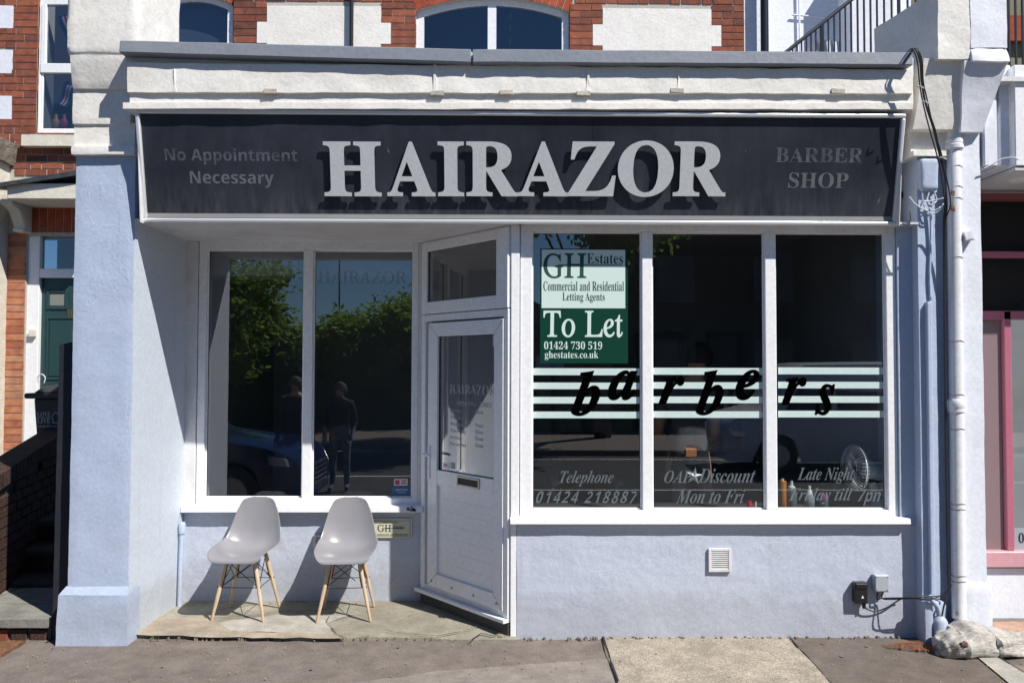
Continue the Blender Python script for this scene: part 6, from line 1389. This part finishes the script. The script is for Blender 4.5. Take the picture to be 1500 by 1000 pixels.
# vehicles
def vehicle(name, x0, x1, y0, y1, prof, cabin, wheels, mat, label, cat, wr=.33, gz0=-.13, headx=1):
    t_ = thing(name, ((x0 + x1) / 2, (y0 + y1) / 2, gz0), label, cat); L = x1 - x0; W = y1 - y0; cy = (y0 + y1) / 2
    mb = MB(); N = 40
    rows = []
    for i in range(N + 1):
        s = i / N; zt = None
        for p, q in zip(prof[:-1], prof[1:]):
            if p[0] <= s <= q[0]: zt = p[1] + (q[1] - p[1]) * (s - p[0]) / max(1e-6, q[0] - p[0])
        zb = .22
        for wx_ in wheels:
            d = abs(s - wx_) * L
            if d < wr + .06: zb = max(zb, wr + math.sqrt(max(0, (wr + .06) ** 2 - d * d)) * .98)
        inset = .10 * (max(0, 1 - s / .06) ** 2 + max(0, 1 - (1 - s) / .06) ** 2)
        hw = W / 2 - inset * 2; zc = .75
        x = x0 + s * L; sec = [(hw * .96, zb), (hw, min(zt, max(zb, .55))), (hw * .985, min(zt, max(zb, .95))), (hw * .93 if zt < 1.15 else hw * .78, zt - .03), (hw * .80 if zt < 1.15 else hw * .66, zt), (0, zt + .02)]
        rows.append([(x, cy - a, gz0 + b) for a, b in sec] + [(x, cy + a, gz0 + b) for a, b in sec[::-1][1:]])
    K = len(rows[0]); vs = [p for r_ in rows for p in r_]; fs = []
    for i in range(N):
        for k in range(K - 1): fs.append((i * K + k, i * K + k + 1, (i + 1) * K + k + 1, (i + 1) * K + k))
    fs += [list(range(K)), list(range(N * K, (N + 1) * K))]
    mb.add(vs, fs); obj('body', mb, mat, t_, smooth=45)
    for s in cabin:   # side windows
        for sd in (-1, 1):
            yy = cy + sd * (W / 2 * .90); m_ = MB(); ya = cy + sd * (W / 2 + .004); yb = cy + sd * (W / 2 * .80)
            m_.add([(x0 + s[0] * L, ya, gz0 + 1.0), (x0 + s[1] * L, ya, gz0 + 1.0), (x0 + s[2] * L, yb, gz0 + s[4]), (x0 + s[3] * L, yb, gz0 + s[4])], [(0, 1, 2, 3)]); obj('side_window', m_, plain('car_glass', (.01, .012, .015), .05), t_)
    for wx_ in wheels:
        for sd in (-1, 1):
            c = Vector((x0 + wx_ * L, cy + sd * (W / 2 - .12), gz0 + wr)); m_ = MB(); m_.lathe([(wr * .6, -.11), (wr, -.10), (wr, .10), (wr * .6, .11)], c, 'y', 24); w_ = obj('wheel', m_, M['gasket'], t_, smooth=40)
            m_ = MB(); m_.lathe([(wr * .1, -.115), (wr * .6, -.115), (wr * .6, .115), (wr * .1, .115)], c, 'y', 10); obj('rim', m_, plain('alloy', (.4, .4, .42), .3, .8), w_)
    fx = x1 if headx > 0 else x0
    for sd in (-1, 1):
        m_ = MB(); yy = cy + sd * (W / 2 - .20); hx_ = fx - headx * .22
        m_.hexa([(hx_ - .18, yy - .2, gz0 + .66), (hx_ + .08, yy - .2, gz0 + .64), (hx_ + .08, yy + .2, gz0 + .64), (hx_ - .18, yy + .2, gz0 + .66), (hx_ - .20, yy - .2, gz0 + .80), (hx_ + .04, yy - .2, gz0 + .76), (hx_ + .04, yy + .2, gz0 + .76), (hx_ - .20, yy + .2, gz0 + .80)], res=1, amp=0); obj('headlight', m_, plain('headlight_glass', (.6, .65, .7), .08, .6), t_, bevel=.02)
    m_ = MB()
    for k in range(5): m_.box((fx - .05, cy - .45, gz0 + .36 + k * .06), (fx + .03 * headx, cy + .45, gz0 + .38 + k * .06))
    obj('grille', m_, plain('chrome_bar', (.5, .5, .52), .2, .9), t_)
    return t_
carblue = plain('dark_blue_car_paint', (.007, .016, .07), .15, 0, .8)
vehicle('parked_car', -6.9, -2.45, -4.75, -2.95, [(0, .75), (.03, .95), (.16, 1.05), (.30, 1.45), (.52, 1.47), (.70, 1.02), (.90, .88), (.97, .78), (1, .55)], [(.18, .42, .42, .30, 1.38), (.44, .68, .54, .44, 1.38)], (.19, .81), carblue, 'dark blue parked car mirrored low in the recessed window', 'car')
vehicle('parked_van', 4.0, 9.0, -10.5, -8.6, [(0, .8), (.02, 1.0), (.14, 1.15), (.26, 1.95), (.98, 2.0), (1, 1.9)], [(.18, .36, .36, .28, 1.75), (.38, .62, .62, .38, 1.75)], (.17, .8), plain('white_van_paint', (.55, .57, .6), .2), 'white van parked across the road, mirrored behind the fan', 'van', headx=-1)
# two bystanders beside the camera, seen only as reflections
def stand(x, y, name, label, mats_, fn, h=1.70, fx=0, hairm=None):
    k = h / 1.7; z0 = -.13
    J = {'pelvis': ((x, y, z0 + .95 * k), .125), 'waist': ((x, y, z0 + 1.08 * k), .115), 'chest': ((x, y, z0 + 1.30 * k), .14), 'neck': ((x, y + .01, z0 + 1.46 * k), .055), 'jaw': ((x, y + .03, z0 + 1.53 * k), .066), 'head': ((x, y + .02, z0 + 1.60 * k), .09), 'crown': ((x, y + .01, z0 + 1.66 * k), .055)}
    for s, d in (('l', -1), ('r', 1)):
        J['sh' + s] = ((x + d * .17, y, z0 + 1.38 * k), .062); J['el' + s] = ((x + d * .23, y - .02, z0 + 1.10 * k), .045); J['wr' + s] = ((x + d * .20, y + .12, z0 + .90 * k), .032)
        J['hip' + s] = ((x + d * .09, y, z0 + .88 * k), .095); J['kn' + s] = ((x + d * .10, y + .02, z0 + .50 * k), .065); J['an' + s] = ((x + d * .11, y, z0 + .09), .042); J['toe' + s] = ((x + d * .13, y + .15, z0 + .035), .034)
    return person(name, J, label, mats_, fn, hairm)
pt = plain('patterned_trousers', (.16, .18, .22), .8, 0, .2, .9, 14); navy = plain('navy_jacket', (.02, .022, .03), .8); cap_m = plain('pale_cap', (.09, .085, .08), .8)
def fnA(c): return 0 if c.z > 1.30 or (c.z < .80 and abs(c.x + 3.05) > .16 and c.z > .6) else (1 if c.z > .85 else 2)
stand(-3.05, -5.0, 'person', 'person in a dark jacket and pale cap mirrored beside the window mullion', [M['skin'], navy, navy], fnA, 1.72, hairm=cap_m)
def fnB(c): return 0 if c.z > 1.28 or (c.z < .80 and abs(c.x + 2.35) > .16 and c.z > .6) else (1 if c.z > .85 else 2)
stand(-2.45, -5.3, 'person', 'person in patterned trousers and dark top mirrored in the recessed window', [M['skin'], navy, pt], fnB, 1.62, hairm=cap_m)
